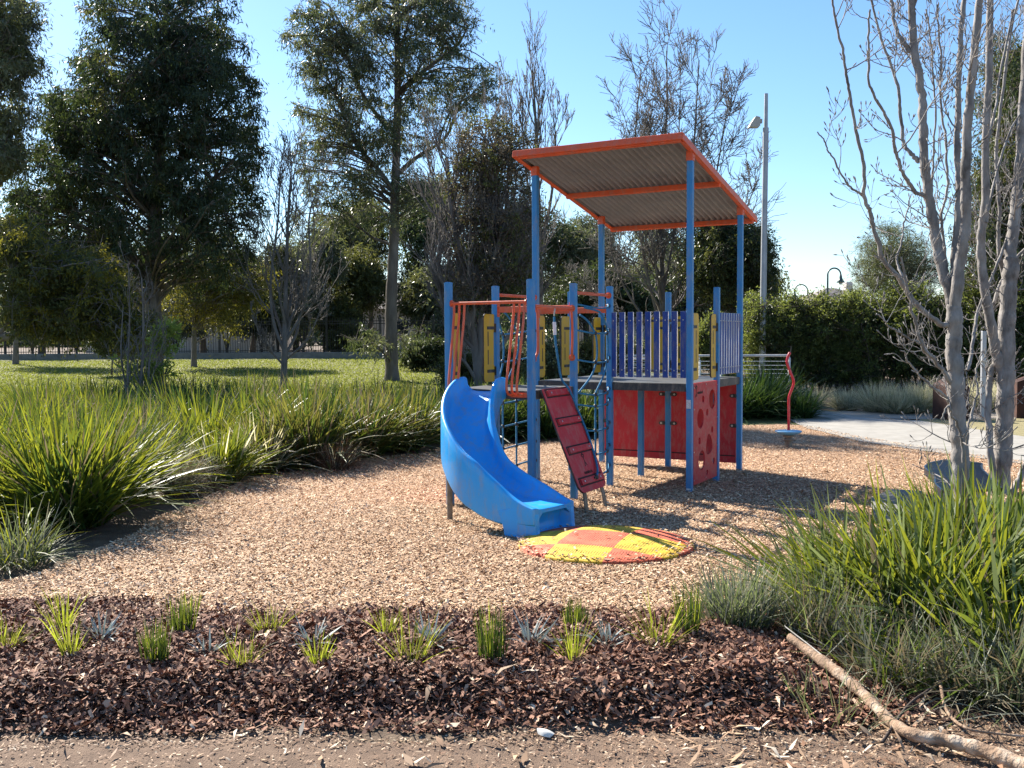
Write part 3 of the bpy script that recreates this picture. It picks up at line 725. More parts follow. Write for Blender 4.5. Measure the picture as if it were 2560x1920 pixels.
c, h_, o_ = slide_c(SD0 + SR * math.radians(43)); p = c + o_ * 0.20
b.tube([(p[0], p[1], -0.05), (p[0], p[1], 0.56)], 0.028, 12); b.build("slide_leg", M_dullsteel, slide)
# ================================================================== THINGS ROUND THE TOWER
# ---- rubber mat: shallow dome of checkered perforated tiles
M_mat = mat("rubber_tiles", rough=0.75); nt, lk, bs = nodes_of(M_mat)
tc = nt.new("ShaderNodeTexCoord"); mp = nt.new("ShaderNodeMapping"); lk.new(tc.outputs["Object"], mp.inputs[0])
mp.inputs["Scale"].default_value = (2, 2, 0)
mp.inputs["Location"].default_value = (9.6, 10.846, 0.25)
ck = nt.new("ShaderNodeTexChecker"); ck.inputs["Scale"].default_value = 1.0
ck.inputs["Color1"].default_value = (0.66, 0.135, 0.060, 1); ck.inputs["Color2"].default_value = (0.70, 0.46, 0.030, 1)
lk.new(mp.outputs[0], ck.inputs["Vector"])
vo = nt.new("ShaderNodeTexVoronoi"); vo.inputs["Scale"].default_value = 46; vo.inputs["Randomness"].default_value = 0.25; lk.new(tc.outputs["Object"], vo.inputs["Vector"])
cr = ramp(nt, [(0.28, (0.10, 0.10, 0.10)), (0.40, (1, 1, 1))]); lk.new(vo.outputs["Distance"], cr.inputs[0])
mx = nt.new("ShaderNodeMix"); mx.data_type = 'RGBA'; mx.blend_type = 'MULTIPLY'; mx.inputs[0].default_value = 0.75
lk.new(ck.outputs[0], mx.inputs[6]); lk.new(cr.outputs[0], mx.inputs[7])
ns = nt.new("ShaderNodeTexNoise"); ns.inputs["Scale"].default_value = 5; ns.inputs["Detail"].default_value = 8; lk.new(tc.outputs["Object"], ns.inputs["Vector"])
dr = ramp(nt, [(0.34, (0.62, 0.55, 0.48)), (0.58, (1, 1, 1))]); lk.new(ns.outputs["Fac"], dr.inputs[0])
mx2 = nt.new("ShaderNodeMix"); mx2.data_type = 'RGBA'; mx2.blend_type = 'MULTIPLY'; mx2.inputs[0].default_value = 0.8
lk.new(mx.outputs[2], mx2.inputs[6]); lk.new(dr.outputs[0], mx2.inputs[7]); lk.new(mx2.outputs[2], bs.inputs["Base Color"])
bp = nt.new("ShaderNodeBump"); bp.inputs["Strength"].default_value = 0.9; bp.inputs["Distance"].default_value = 0.006
lk.new(cr.outputs[0], bp.inputs["Height"]); lk.new(bp.outputs[0], bs.inputs["Normal"])
b = MB(); prof = [(0.004, 0.118)] + [(r, 0.118 - 0.080 * (r / 0.74) ** 2.1) for r in np.linspace(0.06, 0.74, 14)] + [(0.752, 0.030), (0.76, -0.03)]
b.lathe(prof, 64)
o = b.build("rubber_mat", M_mat); o.location = (0.80, 8.42, 0.004); o.rotation_euler = (0, 0, math.radians(-23))
tag(o, "round domed rubber mat of orange and yellow checker tiles below the slide exit", "rubber mat")
# chips kicked over the rim of the mat
rg = np.random.default_rng(5); n = 500
a = rg.uniform(0, 2 * np.pi, n); r = 0.76 - np.abs(rg.normal(0, 0.06, n)) - 0.3 * (rg.uniform(0, 1, n) > .90) * rg.uniform(0, 2, n); xx = 0.80 + r * np.cos(a); yy = 8.42 + r * np.sin(a)
quads_scatter("spilled_chips", xx, yy, rg.uniform(0.015, 0.045, n), rg.uniform(0.008, 0.016, n), 0.3, 0.01, M_chip, rg, np.clip(rg.normal(.5, .25, n), 0, 1),
              label="wood chips spilled over the rim of the rubber mat", cat="wood chips", zoff=0.004 + 0.0, curl=0.1)
spc = bpy.data.objects["spilled_chips"]
zadd = np.repeat(0.118 - 0.080 * np.clip(np.hypot(xx - .80, yy - 8.42) / 0.74, 0, 1) ** 2.1, 6)
co = np.empty(len(spc.data.vertices) * 3, np.float32); spc.data.vertices.foreach_get("co", co); co[2::3] += zadd; spc.data.vertices.foreach_set("co", co)

# ---- spinner
p = G(1703, 966); sp = empty("standing_spinner", (p[0], p[1], gzf(p[0], p[1])))
tag(sp, "spinner with bent red pole on a blue disc standing in the wood chips", "spinner")
b = MB(); b.tube([(0, 0, -0.05), (0, 0, 0.11)], 0.055, 16); b.lathe([(0.055, .10), (0.10, .105), (0.10, .125), (0.055, .13), (0.05, .15), (0.085, .16), (0.085, .185), (0.02, .19)], 20)
b.build("stem", M_dullsteel, sp)
b = MB(); b.lathe([(0.01, .185), (0.08, .188), (0.15, .205), (0.205, .235), (0.212, .25), (0.203, .258), (0.15, .262), (0.07, .268), (0.005, .268)], 36); b.build("disc", painted("pale_blue_plastic", (0.10, 0.34, 0.58), 0.4), sp)
k = 0.229 / 158 * 1.0
C = bez([((x - 1460) * k, 0.01 * math.sin(y / 90), 1.5 - (y - 185) * (1.5 - 0.262) / (1040 - 185)) for x, y in ((1460, 1040), (1462, 860), (1464, 690), (1480, 620), (1508, 540), (1508, 480), (1472, 390), (1442, 300), (1438, 265), (1452, 215), (1468, 185))], 8)
b = MB(); b.tube(C, 0.022, 12); e = C[-1]; b.lathe([(0.022, -0.01), (0.019, .012), (0.006, .02)], 10, 0, e); b.build("pole", painted("red_pole_paint", (0.48, 0.012, 0.03), 0.25), sp)
b = MB(); b.tube([(e[0] + .01, e[1], e[2]), (e[0] + .025, e[1], e[2] + .07), (e[0] + .022, e[1], e[2] + .12)], [0.008, 0.006, 0.004], 6); b.build("cable_end", M_black, sp)

# ---- bench
bl = [(4.62, 10.52), (4.44, 10.36), (4.24, 10.05), (4.13, 9.70), (4.02, 9.30), (3.86, 8.92), (3.75, 8.52)]
br = [(4.70, 10.53), (4.90, 10.28), (4.80, 10.05), (4.68, 9.75), (4.56, 9.40), (4.42, 9.02), (4.30, 8.62)]
Lc, Rc = bez(bl, 10), bez(br, 10)
bench = empty("park_bench", (4.25, 9.2, 0)); tag(bench, "backless curved bench with dark timber slats and steel rim behind the tree trunks", "bench")
off = np.array([4.25, 9.2])
M_slat = noise_mat("bench_slat", [(0.3, (0.055, 0.042, 0.040)), (0.7, (0.13, 0.085, 0.070))], 6, 8, 0.45, 0.25, 40, stretch=(1, 12, 1), bump_dist=0.002)
b = MB(); nS = 32
def along(Cv, t):
    x = t * (len(Cv) - 1); i = min(int(x), len(Cv) - 2); f = x - i; return Cv[i] * (1 - f) + Cv[i + 1] * f
for k in range(nS):
    a_, c_ = (k + .08) / nS, (k + .90) / nS
    P = [along(Lc, a_), along(Rc, a_), along(Rc, c_), along(Lc, c_)]; P = [tuple(np.array(q) - off) for q in P]
    b.extrude(P, (0, 0, 0.438), (1, 0, 0), (0, 1, 0), (0, 0, 1), 0.024)
b.build("seat", M_slat, bench)
rim = [np.array([*(q - off), 0.43]) for q in Lc[::-1]] + [np.array([*(q - off), 0.43]) for q in Rc]
b = MB(); rim = np.array(rim); T = np.gradient(rim, axis=0)
V = []; 
for q, t in zip(rim, T):
    nrm = np.array([t[1], -t[0], 0]); nrm /= np.linalg.norm(nrm) + 1e-9; nrm = -nrm
    V += [q + np.array([0, 0, .03]), q + nrm * .014 + np.array([0, 0, .03]), q + nrm * .014 - np.array([0, 0, .045]), q - np.array([0, 0, .045])]
b.add(np.array(V), [(r * 4 + s, r * 4 + (s + 1) % 4, (r + 1) * 4 + (s + 1) % 4, (r + 1) * 4 + s) for r in range(len(rim) - 1) for s in range(4)], 0, False)
b.build("rim", M_steel, bench)
for t in (0.16, 0.5, 0.85):
    m_ = (along(Lc, t) + along(Rc, t)) / 2 - off; b = MB()
    b.box((m_[0], m_[1], 0.20), (0.34, 0.06, 0.42)); b.box((m_[0], m_[1], 0.405), (0.46, 0.06, 0.03)); b.build("leg", M_steel, bench, 0.004, 1)
# paving slab by the bench
b = MB(); q = [G(*p)[:2] for p in [(1880, 1088), (1925, 1068), (1990, 1072), (2010, 1112), (1960, 1150), (1890, 1130)]]
b.extrude(q, (0, 0, 0.018), (1, 0, 0), (0, 1, 0), (0, 0, 1), 0.09)
o = b.build("paving_slab", noise_mat("slab_stone", [(0.3, (0.13, 0.125, 0.115)), (0.7, (0.23, 0.22, 0.20))], 5, 10, 0.85, 0.4, 60), None, 0.006, 2); tag(o, "flat grey stone slab in the chips beside the curved bench", "paving slab")

# ---- light pole
p = AT(1646, 846, 30.4); pole = empty("light_pole", (p[0], p[1], gzf(p[0], p[1])))
tag(pole, "tall grey light pole with one floodlight near its top", "light pole")
M_pole = noise_mat("pole_galvanised", [(0.3, (0.30, 0.31, 0.33)), (0.7, (0.42, 0.43, 0.45))], 3, 6, 0.5, 0.1, metal=0.3)
hz = 9.05; px_m = 2461.9 / 30.4 / KD
b = MB(); b.tube([(0, 0, -0.1), (0.02, 0, 2.5), (0.04, 0, 5.2), (0.06, 0, 7.2)], [0.105, 0.098, 0.088, 0.080], 18); b.build("pole", M_pole, pole)
b = MB(); b.tube([(0.06, 0, 7.15), (0.065, 0, 8.02)], [0.088, 0.088], 16); b.tube([(0.065, 0, 8.0), (0.07, 0, hz)], [0.06, 0.055], 14); b.build("sleeve", M_pole, pole)
b = MB()
for (c, s) in (((-0.10, 0, 8.22), (0.10, 0.10, 0.13)),): b.box(c, s)
P = [(-0.14, 8.32), (-0.14, 8.05), (-0.46, 8.03), (-0.44, 8.10), (-0.27, 8.35)]
b.extrude(P, (0, 0, 0), (1, 0, 0), (0, 0, 1), (0, 1, 0), 0.30); fl = b.build("floodlight", painted("lamp_housing", (0.42, 0.40, 0.36), 0.5), pole, 0.012, 2)
b = MB(); b.box((-0.295, 0, 8.031), (0.26, 0.24, 0.012)); b.build("lens", mat("lamp_glass", (0.75, 0.75, 0.72), 0.15), fl)
b = MB(); b.box((0.03, -0.098, 1.75), (0.08, 0.006, 0.42)); b.build("sticker", M_label, pole)

# ---- swan-neck street lamps far off
M_green = painted("dark_green_paint", (0.02, 0.07, 0.07), 0.4)
def street_lamp(x, yb, ytop, Y, label, sgn=1):
    p = AT(x, yb, Y); s = Y * KD / 2461.9; H = p[2] + (yb - ytop) * s
    L = empty("street_lamp", (p[0], p[1], gzf(p[0], p[1]))); tag(L, label, "street lamp", "swan neck street lamps")
    h = H - gzf(p[0], p[1]); R = 14 * s
    pts = [(0, 0, 0), (0, 0, h * .5), (0, 0, h - R)] + [(sgn * (R - R * math.cos(t)), 0, h - R + R * math.sin(t)) for t in np.linspace(0.2, math.pi, 12)]
    b = MB(); b.tube(pts, [0.09, 0.07, 0.055] + [0.05] * 12, 8); b.build("post", M_green, L)
    e = pts[-1]; b = MB(); b.lathe([(0.05, 0.02), (0.07, -.05), (0.10, -.22), (0.13, -.30), (0.26, -.48), (0.25, -.50), (0.01, -.46)], 16, 0, e); sh = b.build("lamp_shade", M_green, L)
    b = MB(); b.lathe([(0.02, -.46), (0.12, -.50), (0.10, -.60), (0.01, -.63)], 12, 0, e); b.build("bulb", mat("lamp_bulb", (0.7, 0.75, 0.72), 0.2), L)
street_lamp(1787, 700, 580, 62, "taller dark green swan neck street lamp rising behind the hedge", 1)
street_lamp(1744, 700, 615, 84, "shorter distant swan neck street lamp left of the taller one", -1)

# ---- cable railing
M_railw = painted("cream_rail_paint", (0.66, 0.60, 0.54), 0.45); M_railp = painted("white_rail_post", (0.66, 0.68, 0.68), 0.4)
def railing(pts, name, label, tops=1.21, cables=9):
    R = empty(name, (pts[0][0], pts[0][1], 0)); tag(R, label, "railing", "cable railings of the ramp")
    P = [np.array(q, float) - np.array([pts[0][0], pts[0][1], 0]) for q in pts]
    b = MB(); b.tube([q + (0, 0, tops) for q in P], 0.034, 12); b.build("handrail", M_railw, R)
    for q in P:
        b = MB(); b.box(q + np.array([0, 0, tops / 2 - 0.1]), (0.05, 0.09, tops + 0.08)); b.box(q + np.array([0, 0, tops - 0.06]), (0.03, 0.03, 0.06)); b.build("rail_post", M_railp, R, 0.004, 1)
    b = MB()
    for k in range(cables):
        z = 0.14 + k * (tops - 0.30) / (cables - 1); b.tube([q + (0, 0, z) for q in P], 0.009, 5)
    b.build("cables", M_railp, R)
railing([(7.72, 27.4, 0), (5.9, 27.75, 0), (4.1, 28.1, 0), (2.3, 28.45, 0), (0.4, 28.8, 0)], "cable_railing", "white cable railing with cream handrail ending behind the red spinner pole")
railing([(5.65, 29.6, -.08), (3.9, 29.9, -.08), (2.1, 30.2, -.08), (0.2, 30.5, -.08)], "cable_railing", "second cable railing parallel to and behind the first one", 1.16)

# ---- bins and sign post
M_rust = noise_mat("rusted_steel", [(0.3, (0.025, 0.010, 0.007)), (0.55, (0.050, 0.018, 0.011)), (0.8, (0.10, 0.036, 0.020))], 6, 10, 0.85, 0.3, 60)
def bin_thing(x, yb, Y, label, w=.62, h=1.3, rz=0.2):
    p = AT(x, yb, Y); Bn = empty("litter_bin", (p[0], p[1], gzf(p[0], p[1])), rz); tag(Bn, label, "bin", "rusty steel bins by the path")
    b = MB(); b.extrude([(-w / 2, 0.0), (w / 2, 0.0), (w / 2, h * .8), (w * .12, h), (-w / 2, h * .86)], (0, 0, 0), (1, 0, 0), (0, 0, 1), (0, 1, 0), 0.62); bd = b.build("body", M_rust, Bn, 0.008, 1)
    b = MB(); b.box((0, -0.315, h * .62), (w * .62, 0.012, 0.16)); b.build("slot", M_black, Bn)
    b = MB(); b.box((0, -0.315, h * .28), (w * .8, 0.014, h * .44)); b.build("door", M_rust, Bn, 0.003, 1)
bin_thing(2053, 905, 20.7, "rust brown steel bin half hidden behind the left tree trunk", 0.42, 0.86)
bin_thing(2218, 903, 20.9, "rust brown steel bin with a sloping top at the right picture edge", 0.50, 0.9, -0.3)
p = AT(2122, 906, 20.6); sg = empty("sign_post", (p[0], p[1], gzf(p[0], p[1]))); tag(sg, "slim grey post with a bracket between the two tree trunks", "post")
b = MB(); b.box((0, 0, 0.9), (0.085, 0.085, 1.9)); b.build("post", M_pole, sg, 0.006, 1)
b = MB(); b.box((0, -0.03, 1.22), (0.11, 0.10, 0.035)); b.build("bracket", M_steel, sg)

# ---- fence and low wall beyond the lawn
FY = 57.0; zf = gzf(0, FY)
M_iron = mat("black_iron", (0.012, 0.012, 0.014), 0.5)
wl = MB(); wl.box((-20, FY - 0.15, zf + 0.10), (62, 0.30, 0.44)); o = wl.build("low_wall", noise_mat("wall_block", [(0.3, (0.15, 0.14, 0.12)), (0.7, (0.26, 0.24, 0.21))], 3, 8, 0.9, 0.3, 40), None, 0.02, 1)
tag(o, "low grey retaining wall at the far edge of the lawn", "wall")
fence = empty("picket_fence", (-20, FY, zf)); tag(fence, "tall black iron picket fence along the far side of the lawn", "fence")
np_ = 20; pw = 62 / np_
pan = MB()
for k in range(22):
    x = -pw / 2 + (k + .5) * pw / 22; pan.box((x, 0, 1.28), (0.022, 0.022, 1.95)); pan.add(np.array([(x - .011, -.011, 2.255), (x + .011, -.011, 2.255), (x + .011, .011, 2.255), (x - .011, .011, 2.255), (x, 0, 2.36)]), [(0, 1, 4), (1, 2, 4), (2, 3, 4), (3, 0, 4)])
for z in (0.42, 1.95, 2.10): pan.box((0, 0, z), (pw, 0.04, 0.045))
po = MB(); po.box((0, 0, 1.2), (0.075, 0.075, 2.3)); po.lathe([(0.05, 2.35), (0.045, 2.42), (0.005, 2.46)], 8)
first = None
for k in range(np_):
    x = -31 + (k + .5) * pw
    if first is None:
        first = (pan.build("picket_panel", M_iron, fence), po.build("fence_post", M_iron, fence))
        first[0].location = (x, 0, 0); first[1].location = (x - pw / 2, 0, 0)
    else:
        for o, dx in ((first[0], 0), (first[1], -pw / 2)):
            c = o.copy(); COL.objects.link(c); c.parent = fence; c.location = (x + dx, 0, 0)

# ---- houses glimpsed far behind the trees
M_wall1 = noise_mat("render_wall", [(0.3, (0.50, 0.46, 0.42)), (0.7, (0.60, 0.56, 0.52))], 1.5, 8, 0.9)
M_tile = noise_mat("roof_tile", [(0.3, (0.18, 0.15, 0.14)), (0.7, (0.30, 0.27, 0.25))], 2.5, 8, 0.85, 0.4, 8)
M_glass = mat("window_glass", (0.03, 0.04, 0.05), 0.08)
def house(x, y, w, d, h, label, rz=0.0, z0=None):
    Hs = empty("house", (x, y, gzf(x, y) if z0 is None else z0), rz); tag(Hs, label, "house", "houses beyond the park")
    b = MB(); b.box((0, 0, h / 2), (w, d, h)); b.build("wall", M_wall1, Hs)
    e = 0.5; V = [(-w / 2 - e, -d / 2 - e, h), (w / 2 + e, -d / 2 - e, h), (w / 2 + e, d / 2 + e, h), (-w / 2 - e, d / 2 + e, h), (-w / 2 + d / 2, 0, h + d * .26), (w / 2 - d / 2, 0, h + d * .26)]
    b = MB(); b.add(np.array(V), [(0, 1, 5, 4), (1, 2, 5), (2, 3, 4, 5), (3, 0, 4), (0, 3, 2, 1)]); rf = b.build("roof", M_tile, Hs)
    b = MB(); b.box((w * .2, 0.4, h + d * .26), (0.6, 0.6, 1.1)); b.build("chimney", M_wall1, rf)
    for wx in (-w * .3, 0.0, w * .3):
        b = MB(); b.box((wx, -d / 2 - 0.03, h * .55), (1.5, 0.06, 1.2)); f_ = b.build("window", M_railp, Hs)
        b = MB(); b.box((wx, -d / 2 - 0.065, h * .55), (1.32, 0.02, 1.02)); b.build("pane", M_glass, f_)
house(-26, 82, 15, 9, 3.2, "pale rendered house behind the left end of the picket fence")
house(-9, 84, 12, 9, 3.4, "pale house seen through the bare trees behind the lawn")
house(12, 86, 13, 9, 4.4, "pale house with hipped roof behind the playground roof posts")
house(27.5, 85, 9, 8, 3.0, "house whose grey tiled roof peeks over the hedge by the lamps", 0.2)
# ================================================================== STRAPPY CLUMPS, GRASSES AND YOUNG PLANTS
M_strap = {
 'bright': leaf_mat("strap_bright", (0.020, 0.050, 0.008), (0.13, 0.18, 0.026), (0.44, 0.47, 0.035), 0.5, 0.34),
 'green': leaf_mat("strap_green", (0.016, 0.042, 0.010), (0.085, 0.130, 0.030), (0.26, 0.33, 0.04), 0.46, 0.27),
 'dark': leaf_mat("strap_dark", (0.012, 0.034, 0.012), (0.045, 0.085, 0.026), (0.10, 0.17, 0.03), 0.35, 0.28),
 'olive': leaf_mat("strap_olive", (0.045, 0.050, 0.014), (0.135, 0.135, 0.040), (0.28, 0.27, 0.05), 0.45, 0.36),
 'straw': leaf_mat("straw_grass", (0.28, 0.26, 0.17), (0.66, 0.63, 0.46), (0.80, 0.74, 0.46), 0.6, 0.55),
 'rust': leaf_mat("rusty_grass", (0.07, 0.035, 0.022), (0.20, 0.12, 0.075), (0.28, 0.16, 0.08), 0.6, 0.35),
 'grey': leaf_mat("grey_grass", (0.09, 0.095, 0.072), (0.38, 0.385, 0.30), (0.25, 0.26, 0.16), 0.55, 0.25),
 'sage': leaf_mat("sage_strap", (0.060, 0.085, 0.040), (0.21, 0.25, 0.12), (0.28, 0.34, 0.12), 0.45, 0.35),
 'silver': leaf_mat("silver_leaf", (0.20, 0.24, 0.23), (0.42, 0.47, 0.46), (0.20, 0.25, 0.22), 0.5, 0.2),
 'young': leaf_mat("young_sedge", (0.07, 0.13, 0.012), (0.25, 0.31, 0.035), (0.50, 0.56, 0.05), 0.4, 0.42),
 'dry': leaf_mat("dead_blade", (0.10, 0.080, 0.050), (0.34, 0.29, 0.20), (0.28, 0.22, 0.12), 0.65, 0.3),
}
def blades(rng, n, h, base_r, lean, droop, width, lean_min=0.03, k=6, wavy=0.0):
    a = rng.uniform(0, 2 * np.pi, n); r = base_r * np.sqrt(rng.uniform(0, 1, n))
    base = np.stack([r * np.cos(a), r * np.sin(a), np.zeros(n)], 1)
    az = a + rng.normal(0, 1.0, n)
    ph = lean_min + (lean - lean_min) * rng.uniform(0, 1, n) ** 0.8 * (0.45 + 0.55 * r / base_r)
    L = h * rng.uniform(0.55, 1.12, n)
    hd = np.stack([np.cos(az), np.sin(az), np.zeros(n)], 1)
    d0 = hd * np.sin(ph)[:, None] + np.array([0, 0, 1.0]) * np.cos(ph)[:, None]
    dr = droop * rng.uniform(0.05, 1.7, n) * (0.3 + ph / lean)
    t = np.array([0, .2, .42, .65, .85, 1.0])[:k]; wp = np.array([.65, 1, .95, .75, .45, .06])[:k]
    P = base[:, None, :] + (L[:, None] * t)[:, :, None] * d0[:, None, :]
    P += (L * dr)[:, None, None] * (t ** 2)[None, :, None] * (0.55 * hd[:, None, :] - np.array([0, 0, 0.75]))
    if wavy: P += wavy * L[:, None, None] * np.sin(t * 5)[None, :, None] * rng.normal(0, 1, (n, 1, 3))
    th = az + np.pi / 2 + rng.normal(0, 0.8, n)
    s = np.stack([np.cos(th), np.sin(th), rng.normal(0, 0.25, n)], 1)
    w = width * rng.uniform(0.6, 1.25, n)
    A = P - (w[:, None] * wp)[:, :, None] * s[:, None, :] / 2; B = P + (w[:, None] * wp)[:, :, None] * s[:, None, :] / 2
    V = np.stack([A, B], 2).reshape(-1, 3)
    b0 = (np.arange(n) * 2 * k)[:, None, None]; q = (np.arange(k - 1) * 2)[None, :, None]
    F = (b0 + q + np.array([0, 1, 3, 2])).reshape(-1, 4)
    return V, F, 2 * k
def clump(name, label, cat, x, y, kind, n, h, base_r, lean=0.9, droop=0.5, width=0.016, seed=0, group=None, mix=None, lean_min=0.03, wavy=0.0, zoff=0.0, tint=(0.55, 0.22)):
    rng = np.random.default_rng(seed + int(abs(x) * 977 + abs(y) * 131) % 100000)
    parts = [(kind, n)] if mix is None else [(kind, n - sum(m for _, m in mix))] + list(mix)
    V, F, K = blades(rng, n, h, base_r, lean, droop, width, lean_min, wavy=wavy)
    mi = np.concatenate([np.full(m, q) for q, (_, m) in enumerate(parts)]); rng.shuffle(mi)
    tn = np.clip(rng.normal(tint[0], tint[1], n), 0, 1)
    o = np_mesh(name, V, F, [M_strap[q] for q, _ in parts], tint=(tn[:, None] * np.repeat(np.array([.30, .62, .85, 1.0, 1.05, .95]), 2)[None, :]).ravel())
    o.data.polygons.foreach_set("material_index", np.repeat(mi, F.shape[0] // n).astype(np.int32))
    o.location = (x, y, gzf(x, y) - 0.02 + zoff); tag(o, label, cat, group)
    return o
LG = "strappy clumps of the left planting"
def cl(xd, yd, kind, h, label, n=520, br=.26, lean=1.05, droop=.5, width=.017, mix=None, name="strappy_clump", cat="grass clump", group=LG, **k):
    p = G(xd, yd)
    if name == "strappy_clump": h *= 1.12; width *= 1.8; n = int(n * .56); mix = [(a_, int(c_ * .56)) for a_, c_ in (mix or [])]
    return clump(name, label, cat, p[0], p[1], kind, n, h, br, lean, droop, width, group=group, mix=mix, **k)
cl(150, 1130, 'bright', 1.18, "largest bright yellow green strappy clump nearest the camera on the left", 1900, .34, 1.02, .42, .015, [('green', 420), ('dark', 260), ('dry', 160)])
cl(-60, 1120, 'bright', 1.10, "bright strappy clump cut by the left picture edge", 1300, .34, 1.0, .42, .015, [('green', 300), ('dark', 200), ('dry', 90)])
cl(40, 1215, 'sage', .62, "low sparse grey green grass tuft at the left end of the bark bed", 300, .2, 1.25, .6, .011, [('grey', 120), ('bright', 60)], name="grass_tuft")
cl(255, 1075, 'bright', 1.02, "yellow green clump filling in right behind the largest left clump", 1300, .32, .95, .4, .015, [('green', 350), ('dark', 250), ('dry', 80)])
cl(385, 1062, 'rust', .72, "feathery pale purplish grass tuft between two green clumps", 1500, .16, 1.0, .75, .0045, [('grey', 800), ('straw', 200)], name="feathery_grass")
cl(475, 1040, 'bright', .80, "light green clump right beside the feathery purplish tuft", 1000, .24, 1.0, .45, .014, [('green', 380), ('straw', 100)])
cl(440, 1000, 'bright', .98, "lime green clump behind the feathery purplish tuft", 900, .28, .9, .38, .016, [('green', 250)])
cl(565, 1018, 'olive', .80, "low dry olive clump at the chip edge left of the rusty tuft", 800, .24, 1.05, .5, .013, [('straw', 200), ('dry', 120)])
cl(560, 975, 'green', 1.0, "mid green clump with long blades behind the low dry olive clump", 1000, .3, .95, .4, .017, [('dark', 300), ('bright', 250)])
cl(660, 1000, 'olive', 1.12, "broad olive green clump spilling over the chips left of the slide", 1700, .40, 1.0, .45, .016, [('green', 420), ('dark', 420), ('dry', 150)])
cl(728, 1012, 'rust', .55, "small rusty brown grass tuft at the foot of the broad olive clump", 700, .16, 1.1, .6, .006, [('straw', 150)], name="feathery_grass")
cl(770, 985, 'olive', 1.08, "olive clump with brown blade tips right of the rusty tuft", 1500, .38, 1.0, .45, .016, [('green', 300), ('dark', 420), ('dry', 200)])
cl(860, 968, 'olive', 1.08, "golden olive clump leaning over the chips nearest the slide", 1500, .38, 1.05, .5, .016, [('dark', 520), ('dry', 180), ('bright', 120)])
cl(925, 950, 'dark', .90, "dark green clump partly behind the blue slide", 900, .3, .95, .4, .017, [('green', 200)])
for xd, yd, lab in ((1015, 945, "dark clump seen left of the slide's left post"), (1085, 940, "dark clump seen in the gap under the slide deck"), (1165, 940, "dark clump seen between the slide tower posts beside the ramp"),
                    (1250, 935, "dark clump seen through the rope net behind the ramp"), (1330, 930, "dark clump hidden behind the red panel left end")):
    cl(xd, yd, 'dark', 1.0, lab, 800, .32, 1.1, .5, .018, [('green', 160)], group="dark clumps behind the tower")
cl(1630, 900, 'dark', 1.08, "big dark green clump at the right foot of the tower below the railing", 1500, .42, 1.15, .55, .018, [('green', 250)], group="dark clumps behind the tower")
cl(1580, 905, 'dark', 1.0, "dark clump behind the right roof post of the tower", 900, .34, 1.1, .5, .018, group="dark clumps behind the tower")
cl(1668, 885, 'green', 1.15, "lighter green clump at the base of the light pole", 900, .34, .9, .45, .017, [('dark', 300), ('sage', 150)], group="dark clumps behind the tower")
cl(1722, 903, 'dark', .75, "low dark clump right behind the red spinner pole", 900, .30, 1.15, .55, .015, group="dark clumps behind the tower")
# the interior of the left planting
rg = np.random.default_rng(21); cnt = 0
manual = [G(a, c)[:2] for a, c in ((150, 1130), (-60, 1120), (255, 1075), (440, 1000), (560, 975), (660, 1000), (770, 985), (860, 968), (475, 1040))]
for Y in np.arange(9.8, 21.5, 1.25):
    for X in np.arange(-0.56 * Y, 0.4, 1.32):
        x, y = X + rg.uniform(-.3, .3), Y + rg.uniform(-.3, .3)
        if in_poly(CHIP_POLY, np.array([x + .45]), np.array([y - .35]))[0] or in_poly(CHIP_POLY, np.array([x]), np.array([y]))[0]: continue
        if min(np.hypot(x - m[0], y - m[1]) for m in manual) < .62: continue
        far = y > 14.5; u = rg.uniform()
        left = x / y < -0.27
        kind = ('bright' if u < .42 else 'green' if u < .85 else 'dark') if left else ('green' if u < .34 else 'dark' if u < .62 else 'olive')
        hh = rg.uniform(.95, 1.25) if y > 12 else rg.uniform(.85, 1.1)
        clump("strappy_clump", "strappy clump packed inside the planting left of the slide, behind its front row", "grass clump", x, y, kind, 560 if not far else 440, hh, .30, .92, .38, .025 if not far else .028,
              seed=cnt, group="clumps packed inside the left planting", mix=[('green', 120), ('dark', 90), ('dry', 60)] if kind != 'green' else [('bright', 80), ('olive', 70), ('dark', 120), ('dry', 50)])
        cnt += 1

# tussocks before the hedge
for q, (xd, yd, h, lab) in enumerate(((1828, 884, .62, "smallest pale tussock, standing alone left of the row before the hedge"), (1893, 889, .80, "pale straw tussock, first of the row before the hedge"), (1938, 893, .78, "pale straw tussock, second of the row before the hedge"),
                    (1985, 892, .80, "greener pale tussock in the middle of the row before the hedge"), (2025, 889, .84, "pale tussock just left of the trunk in front of the hedge"), (2110, 889, .85, "pale tussock between the two tree trunks"), (2150, 886, .8, "pale tussock seen just left of the right trunk"))):
    cl(xd, yd, 'straw', h * 1.0, lab, 1500, .24, .95, .5, .009, [('sage', 160 if q != 3 else 420), ('grey', 160)], name="tussock", group="pale tussocks before the hedge")
cl(1755, 872, 'straw', .6, "dry low tussock at the end of the concrete path by the railing", 600, .3, 1.1, .5, .011, [('grey', 200)], name="tussock", group="pale tussocks before the hedge")

